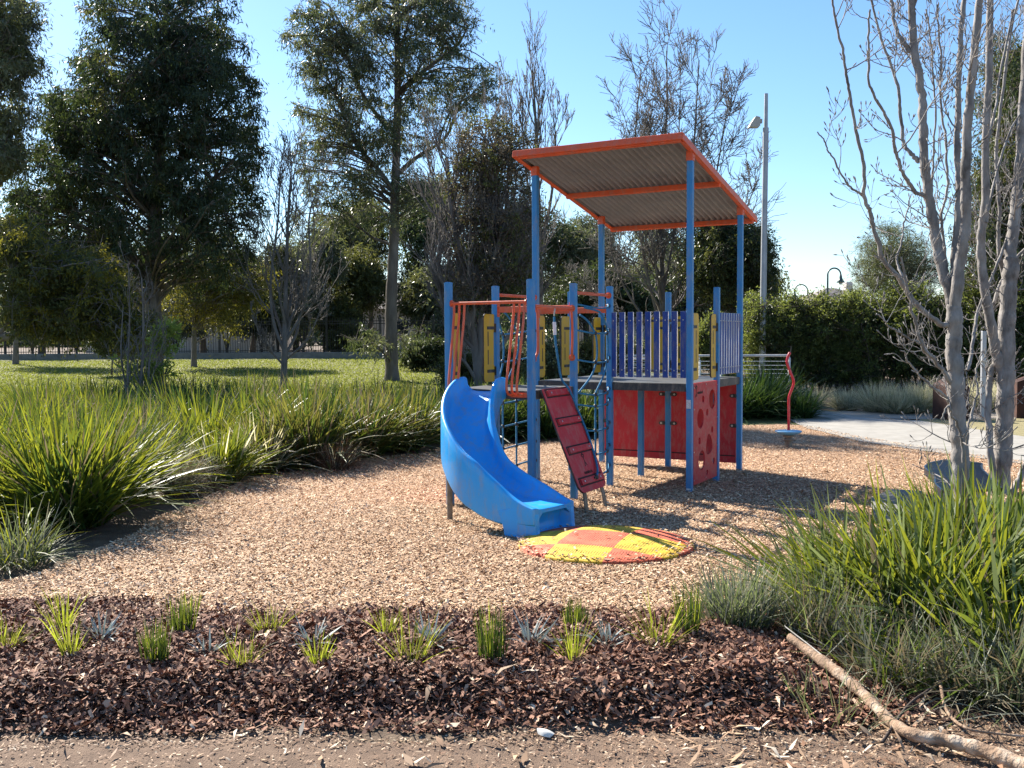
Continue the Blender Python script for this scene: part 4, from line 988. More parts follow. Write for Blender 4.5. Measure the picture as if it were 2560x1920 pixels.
# near right clumps
RG = "clumps of the near right planting"
def rc(x, y, *a, **k): return clump(*a[:3], x, y, *a[3:], group=RG, **k)
rc(2.62, 6.05, "strappy_clump", "big bright green strappy clump in the right foreground in front of the trunk", "grass clump", 'green', 1150, .98, .40, 1.2, .42, .028, mix=[('bright', 460), ('sage', 240), ('dry', 70)], tint=(.62, .22))
rc(3.25, 6.5, "strappy_clump", "tall green strappy clump cut by the right picture edge", "grass clump", 'green', 950, 1.05, .40, 1.0, .36, .028, mix=[('bright', 380), ('sage', 180), ('dry', 40)], tint=(.62, .22))
rc(2.15, 6.35, "strappy_clump", "leaning strappy clump with long thin blades reaching over the chips", "grass clump", 'green', 420, .85, .28, 1.35, .35, .022, mix=[('sage', 220), ('bright', 120)])
rc(3.3, 7.4, "strappy_clump", "green clump at the foot of the right tree trunk", "grass clump", 'green', 420, .55, .34, 1.0, .4, .027, mix=[('bright', 250)])
rc(2.75, 5.25, "strappy_clump", "green clump with folded blades below the big bright clump", "grass clump", 'green', 460, .78, .30, 1.2, .6, .028, mix=[('bright', 200), ('sage', 150)], tint=(.6, .22))
rc(1.36, 5.90, "grey_tuft", "silvery grey fine leaved tuft at the right end of the bark bed", "grass tuft", 'grey', 620, .44, .17, .70, .2, .0085, mix=[('sage', 200), ('dark', 60)], wavy=.05, tint=(.72, .22))
rc(1.84, 5.72, "grey_tuft", "grey brown messy tuft between the silvery tuft and the big green clump", "grass tuft", 'grey', 520, .52, .20, .85, .3, .0085, mix=[('sage', 150), ('dry', 160), ('green', 60)], wavy=.06)
rc(2.05, 5.15, "grey_tuft", "tangled half dead grey tuft behind the thick end of the fallen branch", "grass tuft", 'dry', 560, .48, .24, 1.05, .5, .0095, mix=[('grey', 180), ('green', 130), ('dark', 60)], wavy=.07)
rc(2.40, 4.88, "grey_tuft", "tangled dead grey tuft right behind the middle of the fallen branch", "grass tuft", 'dry', 640, .50, .26, 1.05, .5, .0095, mix=[('grey', 240), ('sage', 120), ('dark', 60)], wavy=.07)
rc(2.72, 4.70, "grey_tuft", "grey green tangled tuft in the bottom right corner", "grass tuft", 'sage', 560, .5, .26, 1.05, .5, .0095, mix=[('dry', 180), ('grey', 160), ('dark', 60)], wavy=.06)
rc(1.55, 4.60, "sparse_grass", "few thin green blades rising left of the fallen branch", "grass tuft", 'sage', 70, .32, .2, .8, .3, .006, mix=[('dry', 25)])

# young plants of the bark bed
def young(xd, yd, h, kind, label):
    p = G(xd, yd, .10); x, y = p[0], p[1]
    if kind == 'b': clump("young_sedge", label, "young plant", x, y, 'young', 46, h * 1.1, .030, .62, .18, .0065, group="young plants in the bark bed", tint=(.6, .25), mix=[('olive', 8)])
    elif kind == 'w': clump("young_sedge", label, "young plant", x, y, 'young', 60, h * 1.2, .06, 1.0, .2, .0055, group="young plants in the bark bed", mix=[('olive', 28)])
    elif kind == 'd': clump("young_rush", label, "young plant", x, y, 'green', 120, h * 1.08, .065, .22, .05, .0055, group="young plants in the bark bed", mix=[('dark', 50), ('young', 14)], lean_min=0.0)
    else: clump("silver_plant", label, "young plant", x, y, 'silver', 34, h * 1.25, .03, 1.15, .55, .013, group="young plants in the bark bed", tint=(.6, .3))
for a in ((12, 1418, .20, 'w', "sparse yellow green young sedge cut by the left picture edge"), (138, 1372, .28, 'b', "upright yellow green sedge at the back left of the bark bed"), (152, 1432, .27, 'b', "bright sedge just in front of the back left sedge"),
          (218, 1392, .17, 's', "silver plant left of the dark rushes"), (394, 1364, .27, 'd', "slim dark rush at the back of the bed by the chips"), (336, 1438, .24, 'd', "broad dark green rush in the left half of the bed"),
          (446, 1412, .14, 's', "low silver plant right of the broad dark rush"), (522, 1440, .20, 'w', "sparse brownish sedge leaning right, beside the low silver plant"), (580, 1367, .20, 'w', "small fan shaped sedge at the back of the bed left of centre"),
          (688, 1446, .20, 'b', "short bright sedge in front of a silver plant"), (676, 1402, .16, 's', "silver plant with upright leaves behind the short bright sedge"), (836, 1381, .20, 'b', "short lime sedge at the back of the bed left of the fan of blades"),
          (888, 1443, .30, 'w', "wide fan of yellow green blades in the middle of the bed"), (932, 1402, .17, 's', "silver plant right behind the wide fan of blades"), (1064, 1438, .29, 'd', "dense upright green rush below the rubber mat"),
          (1146, 1397, .20, 's', "silver plant with a tall leaf right of the dense green rush"), (1242, 1342, .20, 'd', "small dark rush at the back of the bed below the mat"), (1238, 1427, .28, 'b', "slender bright sedge in front of the small dark rush"),
          (1310, 1396, .19, 's', "rightmost silver plant of the bed"), (1420, 1412, .30, 'w', "large sparse yellowish sedge near the right end of the bed"), (1484, 1385, .28, 'd', "olive rush next to the silvery grey tuft")):
    young(*a)

# ---- fallen branch, sticks, bark piece
M_log = noise_mat("fallen_bark", [(0.28, (0.12, 0.075, 0.05)), (0.5, (0.30, 0.20, 0.13)), (0.72, (0.55, 0.47, 0.38))], 9, 10, 0.9, 0.9, 60, stretch=(1, 1, 1), bump_dist=0.012)
lp = [(*G(x, y)[:2], 0) for x, y in ((1706, 1438), (1760, 1468), (1815, 1500), (1872, 1536), (1925, 1580), (1975, 1612), (2050, 1628), (2120, 1648), (2230, 1690))]
lp = [(x, y, gzf(x, y) + z) for (x, y, _), z in zip(lp, (.10, .09, .075, .06, .05, .05, .055, .06, .06))]
b = MB(); C = bez(lp, 8); rr = np.interp(np.arange(len(C)), [0, 12, 30, 50, len(C)], [.024, .030, .026, .031, .036]) * (1 + .10 * np.sin(np.arange(len(C)) * 1.3))
b.tube(C, rr, 12); trunk_log = b.build("fallen_branch", M_log); tag(trunk_log, "fallen branch with pale peeling bark lying along the near right planting", "fallen branch")
b = MB()
for dx, dz, sg in ((.00, .03, 1), (.06, .015, -1)):
    q = [(lp[0][0] - .02 + dx, lp[0][1] + .03 * sg, lp[0][2] + dz + .02), (lp[1][0] + .0, lp[1][1] + .02 * sg, lp[1][2] + dz), (lp[2][0], lp[2][1] + .02 * sg, lp[2][2] + .02)]
    Cq = bez(q, 6); V = np.concatenate([Cq + (0.0, .018, .004), Cq - (0.0, .018, -.0)]); m_ = len(Cq)
    b.add(V, [(k, k + 1, m_ + k + 1, m_ + k) for k in range(m_ - 1)], 0, True)
b.build("peeling_bark", noise_mat("pale_bark", [(0.3, (0.42, 0.38, 0.32)), (0.7, (0.66, 0.62, 0.55))], 12, 8, 0.8, 0.3), trunk_log)
def stick(pts, r, label, m=M_log, z=(0.02,)):
    P = [np.array([*G(x, y)[:2], 0]) for x, y in pts]
    P = [np.array([p[0], p[1], gzf(p[0], p[1]) + z[min(k, len(z) - 1)]]) for k, p in enumerate(P)]
    b = MB(); C = bez(P, 8); b.tube(C, np.linspace(r, r * .6, len(C)), 8); o = b.build("stick", m); tag(o, label, "stick", "fallen sticks"); return o
stick([(2030, 1515), (2045, 1560), (2085, 1592), (2140, 1598), (2215, 1605)], .009, "thin pale curved stick above the fallen branch", z=(.10, .05, .04, .03, .03))
stick([(968, 1605), (1030, 1580), (1090, 1573), (1160, 1590), (1260, 1598)], .004, "thin dark twig lying on the path below the bark bed", mat("dark_twig", (0.06, 0.04, 0.03), 0.8), z=(.008,))
stick([(1905, 1610), (1960, 1565), (2010, 1540)], .008, "short dark stick leaning across the fallen branch", mat("dark_stick", (0.05, 0.032, 0.024), 0.8), z=(.01, .09, .12))
p = G(1178, 1592); b = MB(); V = []
for r in range(7):
    for s in range(9):
        u, v = r / 6 - .5, s / 8 - .5; V.append((u * .085 * (1 - 1.2 * v * v), v * .06 * (1 - 1.6 * u * u), .022 - .20 * v * v * .3 - .9 * u * u * .02))
b.add(np.array(V), [(r * 9 + s, r * 9 + s + 1, (r + 1) * 9 + s + 1, (r + 1) * 9 + s) for r in range(6) for s in range(8)], 0, True)
o = b.build("bark_curl", mat("pale_curl", (0.62, 0.60, 0.54), 0.6)); o.location = (p[0], p[1], .012); o.rotation_euler = (0.1, 0.15, -0.4); tag(o, "curled pale bark piece lying on the dirt path", "bark piece")
# ================================================================== TREES
M_leaf = {
 'gum': leaf_mat("gum_leaf", (0.016, 0.032, 0.018), (0.070, 0.100, 0.052), (0.12, 0.16, 0.04), 0.42, 0.26),
 'gumdark': leaf_mat("dark_gum_leaf", (0.010, 0.021, 0.014), (0.052, 0.075, 0.046), (0.12, 0.17, 0.04), 0.42, 0.26),
 'gumgrey': leaf_mat("grey_gum_leaf", (0.036, 0.048, 0.030), (0.150, 0.165, 0.108), (0.24, 0.27, 0.09), 0.40, 0.30),
 'yellow': leaf_mat("yellowing_leaf", (0.060, 0.065, 0.012), (0.19, 0.17, 0.030), (0.40, 0.36, 0.04), 0.45, 0.40),
 'olive': leaf_mat("olive_leaf", (0.032, 0.042, 0.014), (0.105, 0.115, 0.042), (0.20, 0.21, 0.05), 0.45, 0.32),
 'dark': leaf_mat("dark_leaf", (0.014, 0.024, 0.012), (0.058, 0.078, 0.036), (0.10, 0.13, 0.03), 0.42, 0.26),
 'hedge': leaf_mat("hedge_leaf", (0.024, 0.042, 0.015), (0.15, 0.185, 0.065), (0.36, 0.42, 0.08), 0.45, 0.36),
 'brown': leaf_mat("withered_leaf", (0.040, 0.034, 0.026), (0.16, 0.135, 0.10), (0.20, 0.16, 0.08), 0.6, 0.25),
 'lime': leaf_mat("lime_leaf", (0.07, 0.11, 0.02), (0.24, 0.30, 0.07), (0.50, 0.56, 0.10), 0.4, 0.42),
 'sageleaf': leaf_mat("sage_leaf", (0.060, 0.075, 0.042), (0.20, 0.22, 0.13), (0.26, 0.29, 0.11), 0.5, 0.33),
}
M_barkdark = noise_mat("bark_dark", [(0.3, (0.030, 0.024, 0.020)), (0.7, (0.095, 0.078, 0.065))], 5, 10, 0.9, 0.8, 30, stretch=(1, 1, .25), bump_dist=0.02)
M_barkgum = noise_mat("bark_gum", [(0.28, (0.055, 0.045, 0.036)), (0.55, (0.13, 0.11, 0.092)), (0.8, (0.22, 0.19, 0.165))], 4, 10, 0.85, 0.7, 22, stretch=(1, 1, .3), bump_dist=0.02)
M_barkgrey = noise_mat("bark_grey", [(0.3, (0.085, 0.074, 0.066)), (0.7, (0.20, 0.18, 0.165))], 6, 10, 0.9, 0.5, 30, stretch=(1, 1, .3))
M_barkpale = noise_mat("bark_pale", [(0.28, (0.055, 0.047, 0.041)), (0.46, (0.20, 0.182, 0.168)), (0.75, (0.38, 0.36, 0.34))], 9, 14, 0.85, 1.0, 30, stretch=(1, 1, .45), bump_dist=0.012)

class TubeSet:
    """many branch tubes gathered into one mesh with numpy"""
    def __init__(s): s.V = []; s.F = []; s.n = 0
    def add(s, P, R, n=5):
        P = np.asarray(P, float); R = np.asarray(R, float); k = len(P)
        T = np.gradient(P, axis=0); T /= (np.linalg.norm(T, axis=1, keepdims=True) + 1e-12)
        ref = np.array([0.31, 0.83, 0.46]); U = np.cross(T, ref); U /= (np.linalg.norm(U, axis=1, keepdims=True) + 1e-9); W = np.cross(T, U)
        a = np.linspace(0, 2 * np.pi, n, endpoint=False)
        V = P[:, None, :] + R[:, None, None] * (np.cos(a)[None, :, None] * U[:, None, :] + np.sin(a)[None, :, None] * W[:, None, :])
        q = np.arange(k - 1)[:, None] * n; c = np.arange(n)[None, :]; d = (np.arange(n)[None, :] + 1) % n
        F = np.stack([q + c, q + d, q + n + d, q + n + c], -1).reshape(-1, 4) + s.n
        s.V.append(V.reshape(-1, 3)); s.F.append(F); s.n += k * n
    def build(s, name, m, parent): return np_mesh(name, np.concatenate(s.V), np.concatenate(s.F), m, parent, smooth=True)

def leaves_on(rng, C, rad, twigs, per, ll, lw, droop, tl=0.9, updir=0.15):
    """sprays of leaves: every cluster C has twigs, every twig carries leaves"""
    n = len(C); D = rng.normal(0, 1, (n, twigs, 3)); D[..., 2] = D[..., 2] * .75 + updir; D /= np.linalg.norm(D, axis=2, keepdims=True)
    Lt = rad[:, None] * tl * rng.uniform(.55, 1.3, (n, twigs))
    t = rng.uniform(.15, 1.05, (n, twigs, per))
    P = C[:, None, None, :] + D[:, :, None, :] * (Lt[:, :, None] * t)[..., None]
    P[..., 2] -= (droop * Lt[:, :, None] * t ** 2) * .55
    P += rng.normal(0, 1, P.shape) * (rad[:, None, None, None] * .085)
    P = P.reshape(-1, 3); N = len(P)
    A = np.repeat(D.reshape(-1, 3), per, 0) * (1 - droop) * .8 + rng.normal(0, .55, (N, 3)); A[:, 2] -= droop * 1.25
    A /= np.linalg.norm(A, axis=1, keepdims=True)
    S = np.cross(A, rng.normal(0, 1, (N, 3))); S /= np.linalg.norm(S, axis=1, keepdims=True)
    L = (ll * rng.uniform(.6, 1.25, N))[:, None]; W = (lw * rng.uniform(.7, 1.25, N))[:, None]
    V = np.stack([P, P + A * L * .45 + S * W / 2, P + A * L, P + A * L * .45 - S * W / 2], 1).reshape(-1, 3)
    F = np.arange(4 * N).reshape(-1, 4)
    tw = np.repeat(rng.normal(0, .13, (n, twigs)).ravel(), per)
    tint = np.clip(rng.normal(.5, .20, N) + tw, 0, 1)
    return V, F, np.repeat(tint, 4)

def leafy(name, label, cat, base, stems, ells, kind, nleaf, ll, lw, Y, bark, group=None, droop=.6, dep=None, crad=(.5, 1.0), twigs=9, seed=1, limb_w=.022, mixk=None, limbs=True, extra=None):
    """tree: stems = list of (photo polyline, r0, r1); ells = crown ellipses as seen in the photo, given depth around Y"""
    rng = np.random.default_rng(seed); s = Y * KD / FPX
    bx = AT(base[0], base[1], Y); bz = gzf(bx[0], Y)
    t = empty(name, (bx[0], Y, bz)); tag(t, label, cat, group); O = np.array([bx[0], Y, bz])
    TS = TubeSet(); trunk_pts = []
    for line, r0, r1 in stems:
        yo = rng.uniform(-.3, .3) if len(line) and line is not stems[0][0] else 0
        P = np.array([AT(x, y, Y + yo * k) for k, (x, y) in enumerate(line)]);
        if line is stems[0][0]: P[0][2] = bz - .15
        C = bez(P, 7) if len(P) > 2 else np.linspace(P[0], P[1], 10)
        R = np.linspace(r0, r1, len(C)); R[:3] *= np.array([1.25, 1.12, 1.04]) if line is stems[0][0] else 1
        TS.add(C - O, R * (1 + .05 * np.sin(np.arange(len(C)) * 1.7)), 9); trunk_pts.append((C, R))
    TS.build("trunk", bark, t)
    area = sum(e[2] * e[3] for e in ells); Cs = []; Rs = []
    ncl = max(8, int(nleaf / (twigs * 11)))
    for (cx, cy, rx, ry) in ells:
        m = max(2, int(round(ncl * rx * ry / area))); a = rng.uniform(0, 2 * np.pi, m); r = np.sqrt(rng.uniform(0, 1, m))
        dd = (dep if dep else min(rx, ry * 1.2) * s) * np.sqrt(np.clip(1 - r ** 2, .12, 1)) * rng.uniform(-1, 1, m)
        for aa, r_, d in zip(a, r, dd): Cs.append(AT(cx + rx * r_ * math.cos(aa), cy + ry * r_ * math.sin(aa), Y + d)); Rs.append(rng.uniform(*crad))
    Cs = np.array(Cs); Rs = np.array(Rs)
    low = gz(Cs[:, 0], Cs[:, 1]) + .25; Cs[:, 2] = np.maximum(Cs[:, 2], low)
    if limbs:
        LS = TubeSet(); allC = np.concatenate([c for c, _ in trunk_pts]); allR = np.concatenate([r for _, r in trunk_pts])
        for c, r in zip(Cs, Rs):
            if rng.uniform() > .6: continue
            hd = np.hypot(allC[:, 0] - c[0], allC[:, 1] - c[1]); cost = np.linalg.norm(allC - c, axis=1) + 1.6 * np.abs((c[2] - allC[:, 2]) - hd * rng.uniform(.1, .55)) ; k = int(np.argmin(cost))
            p0 = allC[k]; d = c - p0; L = np.linalg.norm(d)
            mid = p0 + d * .5 + np.array([0, 0, .10 * L]) + rng.normal(0, .06 * L, 3)
            P = bez([p0, mid, c, c + d / (L + 1e-6) * r * .5 + np.array([0, 0, -.1 * r])], 4)
            r0 = min(allR[k] * .62, limb_w * (.6 + .35 * L)); LS.add(P - O, np.linspace(r0, .008, len(P)), 5)
            for q in range(4):
                e = c + rng.normal(0, .5 * r, 3); LS.add(np.linspace(P[-5], e, 4) - O, np.linspace(.012, .005, 4), 3)
        LS.build("limbs", bark, t)
    per = max(3, int(nleaf / (len(Cs) * twigs)))
    V, F, tint = leaves_on(rng, Cs - O, Rs, twigs, per, ll, lw, droop)
    o = np_mesh("crown", V, F, [M_leaf[kind]] + ([M_leaf[mixk[0]]] if mixk else []), t, tint=tint)
    if mixk:
        cm = (rng.uniform(0, 1, len(Cs)) < mixk[1]).astype(np.int32); o.data.polygons.foreach_set("material_index", np.repeat(cm, twigs * per))
    return t

G_GUM = "tall gums on the lawn"
leafy("gum_tree", "large dense dark gum tree with a forked trunk on the left of the lawn", "tree", (335, 838), [([(335, 840), (333, 720), (330, 600), (334, 500), (338, 420), (346, 330), (352, 210), (358, 80), (360, -80)], .34, .07),
      ([(335, 500), (322, 430), (296, 380), (262, 320), (235, 240)], .16, .05), ([(334, 560), (390, 520), (430, 440), (470, 380)], .12, .04), ([(332, 620), (290, 560), (240, 500), (170, 470)], .11, .04), ([(345, 400), (400, 330), (440, 270)], .11, .04)],
      [(350, 10, 165, 90), (320, 130, 165, 95), (410, 210, 150, 105), (450, 110, 80, 60), (230, 240, 140, 90), (150, 240, 80, 60), (420, 340, 150, 100), (250, 360, 150, 90), (110, 370, 110, 80), (480, 460, 90, 80), (350, 470, 150, 70), (140, 480, 130, 80), (45, 480, 70, 70), (530, 300, 40, 60), (220, 560, 120, 60), (450, 550, 100, 60)],
      'gumdark', 150000, .20, .043, 34.5, M_barkgum, G_GUM, .72, dep=4.2, crad=(.36, .78), twigs=9, seed=3, mixk=('olive', .07))
leafy("gum_tree", "grey green gum tree whose crown is cut by the left picture edge", "tree", (-70, 830), [([(-70, 832), (-66, 650), (-58, 450), (-50, 250), (-48, 60)], .30, .08), ([(-60, 500), (-20, 420), (30, 370), (60, 350)], .08, .02), ([(-55, 460), (-10, 400), (40, 330)], .07, .02)],
      [(5, 30, 75, 70), (-30, 90, 70, 90), (30, 120, 55, 60), (10, 230, 60, 60), (-30, 300, 60, 80), (15, 330, 35, 40)], 'gumgrey', 34000, .18, .040, 31, M_barkgum, G_GUM, .68, dep=2.5, crad=(.45, .9), seed=5, mixk=('olive', .25))
leafy("gum_tree", "tall open gum tree with a straight bare lower trunk in the middle of the lawn", "tree", (847, 832), [([(847, 836), (845, 740), (845, 650), (850, 540), (853, 430), (857, 300), (859, 170), (858, 40), (860, -70)], .26, .07),
      ([(853, 420), (820, 370), (770, 310), (735, 230), (700, 150)], .10, .03), ([(855, 380), (900, 340), (960, 300), (985, 245)], .10, .03), ([(858, 200), (920, 150), (985, 100), (1010, 60)], .09, .03), ([(857, 290), (800, 230), (760, 150), (740, 60)], .09, .03), ([(848, 530), (800, 510), (760, 470)], .07, .02), ([(845, 720), (825, 728), (800, 735)], .04, .015)],
      [(690, 60, 75, 70), (760, 40, 90, 60), (740, 150, 100, 70), (880, 20, 120, 60), (970, 40, 75, 70), (930, 130, 80, 60), (1025, 182, 82, 50), (960, 210, 80, 50), (820, 120, 80, 60), (700, 230, 65, 50), (800, 250, 100, 55), (740, 300, 80, 35), (690, 340, 65, 38), (880, 300, 90, 45), (820, 390, 80, 40), (730, 400, 70, 40), (900, 420, 70, 45), (690, 470, 55, 40), (800, 470, 60, 35), (795, 735, 40, 28), (880, 720, 28, 25)],
      'gumgrey', 74000, .18, .036, 36, M_barkgum, G_GUM, .66, dep=2.6, crad=(.34, .75), twigs=8, seed=8, mixk=('gum', .30))
leafy("acacia_tree", "small yellowing tree with a leaning pale trunk at the left picture edge", "tree", (-60, 790), [([(-60, 800), (-20, 750), (30, 722), (80, 690), (110, 640)], .15, .05), ([(30, 722), (70, 700), (130, 690)], .06, .02), ([(-30, 755), (20, 690), (40, 600)], .08, .03)],
      [(60, 590, 95, 75), (180, 600, 85, 70), (20, 520, 60, 50), (140, 680, 90, 50), (40, 670, 60, 40), (230, 660, 60, 60), (280, 720, 60, 45)], 'yellow', 46000, .12, .040, 26, M_barkgrey, None, .5, dep=1.6, crad=(.35, .7), seed=11, mixk=('olive', .70))
leafy("gum_tree", "slim young tree with yellowing drooping leaves right of the big dark gum", "tree", (419, 790), [([(419, 792), (420, 700), (424, 620), (428, 540)], .13, .05)], [(430, 560, 80, 60), (500, 590, 80, 55), (400, 630, 75, 60), (480, 660, 70, 50), (545, 620, 45, 50)], 'olive', 34000, .15, .045, 46, M_barkgrey, None, .6, dep=2.5, crad=(.5, 1.0), seed=13, mixk=('yellow', .4))
leafy("gum_tree", "thin trunked tree far left before the picket fence", "tree", (33, 760), [([(33, 765), (34, 690), (30, 600), (28, 520)], .14, .06)], [(30, 560, 80, 60), (90, 520, 60, 60)], 'olive', 16000, .18, .05, 50, M_barkgrey, None, .6, dep=2.5, crad=(.6, 1.1), seed=14)

# background trees beyond the fence
bgt = [(90, 640, 110, 95, 'olive', 66), (210, 620, 100, 120, 'dark', 70), (330, 640, 90, 100, 'dark', 64), (440, 660, 90, 90, 'dark', 68), (545, 650, 80, 120, 'sageleaf', 72), (640, 640, 80, 130, 'sageleaf', 66), (720, 600, 80, 150, 'gumgrey', 70), (800, 560, 70, 130, 'olive', 74),
       (780, 640, 75, 90, 'olive', 64), (900, 560, 80, 160, 'gum', 66), (970, 640, 85, 110, 'gumgrey', 62), (930, 480, 70, 90, 'gumgrey', 72), (1040, 620, 80, 130, 'gum', 68), (1130, 560, 85, 130, 'gum', 70), (1215, 600, 80, 110, 'gumgrey', 72), (1290, 570, 75, 100, 'gumgrey', 78), (1330, 640, 70, 80, 'olive', 66), (1270, 660, 80, 70, 'dark', 60),
       (1420, 600, 85, 110, 'sageleaf', 72), (1490, 640, 80, 80, 'gumgrey', 64), (1395, 680, 70, 60, 'gum', 60), (1620, 650, 60, 60, 'olive', 60)]
words = {'olive': 'olive green', 'dark': 'very dark green', 'sageleaf': 'grey green', 'yellow': 'yellowish', 'gum': 'deep green', 'gumgrey': 'silvery green'}
places = ["behind the leaning yellowing tree", "left of the dark gum trunk", "behind the big dark gum trunk", "right of the dark gum trunk", "left behind the small bare tree", "right behind the small bare tree", "left of the straight trunked gum", "just left of the straight gum trunk and tall",
          "low beside the straight gum trunk", "just right of the straight gum trunk", "low behind the slide's left post", "high between the straight gum and the brown tree", "behind the brown twiggy tree", "right of the brown twiggy tree", "behind the front left roof post", "under the left corner of the roof", "below the roof's left corner, nearer the fence", "low behind the rope nets",
          "under the middle of the roof", "behind the right half of the slat barrier", "low behind the slat barrier", "behind the light pole"]
for q, ((cx, cy, rx, ry, kd, Y), pl) in enumerate(zip(bgt, places)):
    by = 768; cy -= 28; ry *= .88
    rng = np.random.default_rng(100 + q); ee = [(cx + rng.uniform(-.45, .45) * rx, cy + rng.uniform(-.55, .6) * ry, rx * rng.uniform(.4, .7), ry * rng.uniform(.28, .5)) for _ in range(6)]
    leafy("park_tree", f"{words[kd]} tree beyond the picket fence, {pl}", "tree", (cx, by), [([(cx, by), (cx + rng.uniform(-8, 8), cy + ry * .5), (cx + rng.uniform(-15, 15), cy), (cx + rng.uniform(-20, 20), cy - ry * .6)], .22, .06), ([(cx, cy + ry * .6), (cx + rx * .3, cy), (cx + rx * .5, cy - ry * .3)], .1, .03), ([(cx, cy + ry * .7), (cx - rx * .3, cy + ry * .1), (cx - rx * .5, cy - ry * .2)], .1, .03)],
          ee, kd, 19000, .28, .085, Y, M_barkdark, "trees beyond the picket fence", .5, dep=3.0, crad=(.7, 1.6), twigs=9, seed=200 + q, limb_w=.03)
for q, (cx, cy, rx, ry, kd) in enumerate(((70, 660, 70, 50, 'olive'), (165, 690, 60, 40, 'dark'), (290, 670, 60, 50, 'olive'), (380, 690, 55, 40, 'gumgrey'), (490, 655, 60, 55, 'olive'), (565, 680, 50, 45, 'dark'), (655, 650, 55, 60, 'gumgrey'), (730, 680, 50, 40, 'olive'),
        (915, 650, 55, 60, 'olive'), (980, 690, 50, 45, 'sageleaf'), (700, 560, 50, 60, 'gumgrey'), (600, 590, 50, 55, 'olive'))):
    lab = ["at the far left under the yellowing tree", "low, left of the big gum trunk", "just left of the big gum trunk", "just right of the big gum trunk", "between the big gum and the small bare tree", "left of the small bare tree's trunk", "right behind the small bare tree's trunk", "low between the bare tree and the straight gum",
           "right of the straight gum trunk", "left of the slide tower, low", "tall and grey, left of the straight gum trunk", "tall, left behind the small bare tree"][q]
    leafy("tall_shrub", f"{words[kd]} tall shrub against the fence, {lab}", "shrub", (cx, 765), [([(cx, 768), (cx + 3, cy + ry * .3), (cx + 6, cy - ry * .4)], .07, .03), ([(cx, 760), (cx - rx * .35, cy + ry * .1), (cx - rx * .5, cy - ry * .3)], .05, .02), ([(cx, 762), (cx + rx * .35, cy + ry * .1), (cx + rx * .5, cy - ry * .3)], .05, .02)],
          [(cx, cy, rx * .8, ry * .8), (cx - rx * .5, cy + ry * .3, rx * .5, ry * .5), (cx + rx * .5, cy + ry * .2, rx * .5, ry * .6), (cx, cy - ry * .7, rx * .5, ry * .4)], kd, 9000, .24, .075, 59.5 + (q % 3), M_barkdark, "tall shrubs against the fence", .35, crad=(.4, .9), twigs=9, seed=600 + q, limb_w=.015)
# low shrubs on the near side of the fence and behind the tower
for q, (cx, cy, rx, ry, kd, Y, n, ll, lab) in enumerate(((240, 730, 60, 45, 'dark', 40, 9000, .13, "dark drooping shrub under the big gum at the lawn's left"), (760, 730, 55, 40, 'olive', 58, 7000, .2, "olive shrub by the fence left of the straight gum trunk"), (925, 765, 55, 38, 'dark', 42, 12000, .13, "rounded dark shrub on the lawn left of the slide tower"),
         (1000, 800, 45, 40, 'olive', 24, 9000, .08, "olive shrub low behind the slide's top"), (1090, 775, 55, 50, 'sageleaf', 25, 15000, .08, "pale green shrub seen under the slide guard's top bar"), (1190, 780, 60, 52, 'sageleaf', 26, 17000, .08, "pale green shrub seen between the slide tower posts"), (1280, 770, 60, 55, 'olive', 26.5, 16000, .08, "olive shrub behind the rope net"),
         (1360, 765, 50, 45, 'sageleaf', 33, 12000, .09, "pale shrub seen through the left slats of the barrier"), (1450, 760, 55, 45, 'olive', 34, 11000, .1, "olive shrub seen through the right slats of the barrier"), (1545, 740, 55, 70, 'hedge', 33, 16000, .1, "green bush in the opening between the right yellow panels"))):
    leafy("shrub", lab, "shrub", (cx, cy + ry), [([(cx, cy + ry + 6), (cx + 4, cy + ry * .4), (cx + 8, cy - ry * .3)], .035, .012), ([(cx, cy + ry), (cx - rx * .3, cy + ry * .2), (cx - rx * .45, cy - ry * .3)], .025, .01), ([(cx, cy + ry), (cx + rx * .35, cy + ry * .2), (cx + rx * .5, cy - ry * .3)], .025, .01)],
          [(cx, cy, rx * .8, ry * .8), (cx - rx * .5, cy + ry * .25, rx * .5, ry * .6), (cx + rx * .5, cy + ry * .3, rx * .5, ry * .6)], kd, n, ll, ll * .38, Y, M_barkdark, "shrubs behind the tower", .15, crad=(.22, .5), twigs=9, seed=300 + q, limb_w=.008)

# dark evergreen behind the light pole, casuarina and big gum at the right
leafy("evergreen_tree", "dark round crowned evergreen behind the light pole", "tree", (1575, 760), [([(1575, 800), (1578, 700), (1572, 620), (1585, 540)], .2, .06), ([(1576, 690), (1610, 620), (1640, 570)], .08, .03), ([(1574, 680), (1540, 610), (1525, 560)], .08, .03)],
      [(1585, 540, 70, 55), (1530, 570, 50, 50), (1635, 580, 35, 45), (1580, 620, 70, 45), (1545, 500, 40, 30), (1620, 520, 35, 30)], 'dark', 42000, .15, .05, 38, M_barkdark, None, .4, dep=2.2, crad=(.4, .9), seed=31, mixk=('olive', .3))
leafy("casuarina_tree", "fine leaved grey green casuarina rising above the hedge on the right", "tree", (1960, 690), [([(1962, 760), (1962, 690), (1950, 640), (1935, 590), (1925, 530)], .24, .06), ([(1960, 670), (1985, 620), (2000, 570)], .14, .04), ([(1952, 645), (1915, 610), (1880, 590)], .10, .03)],
      [(1920, 535, 60, 45), (1890, 570, 45, 40), (1965, 560, 55, 50), (1995, 600, 40, 45), (1870, 605, 35, 28), (1930, 600, 55, 35)], 'gumgrey', 30000, .26, .018, 46, M_barkdark, None, .35, dep=2.5, crad=(.5, 1.0), twigs=12, seed=33)
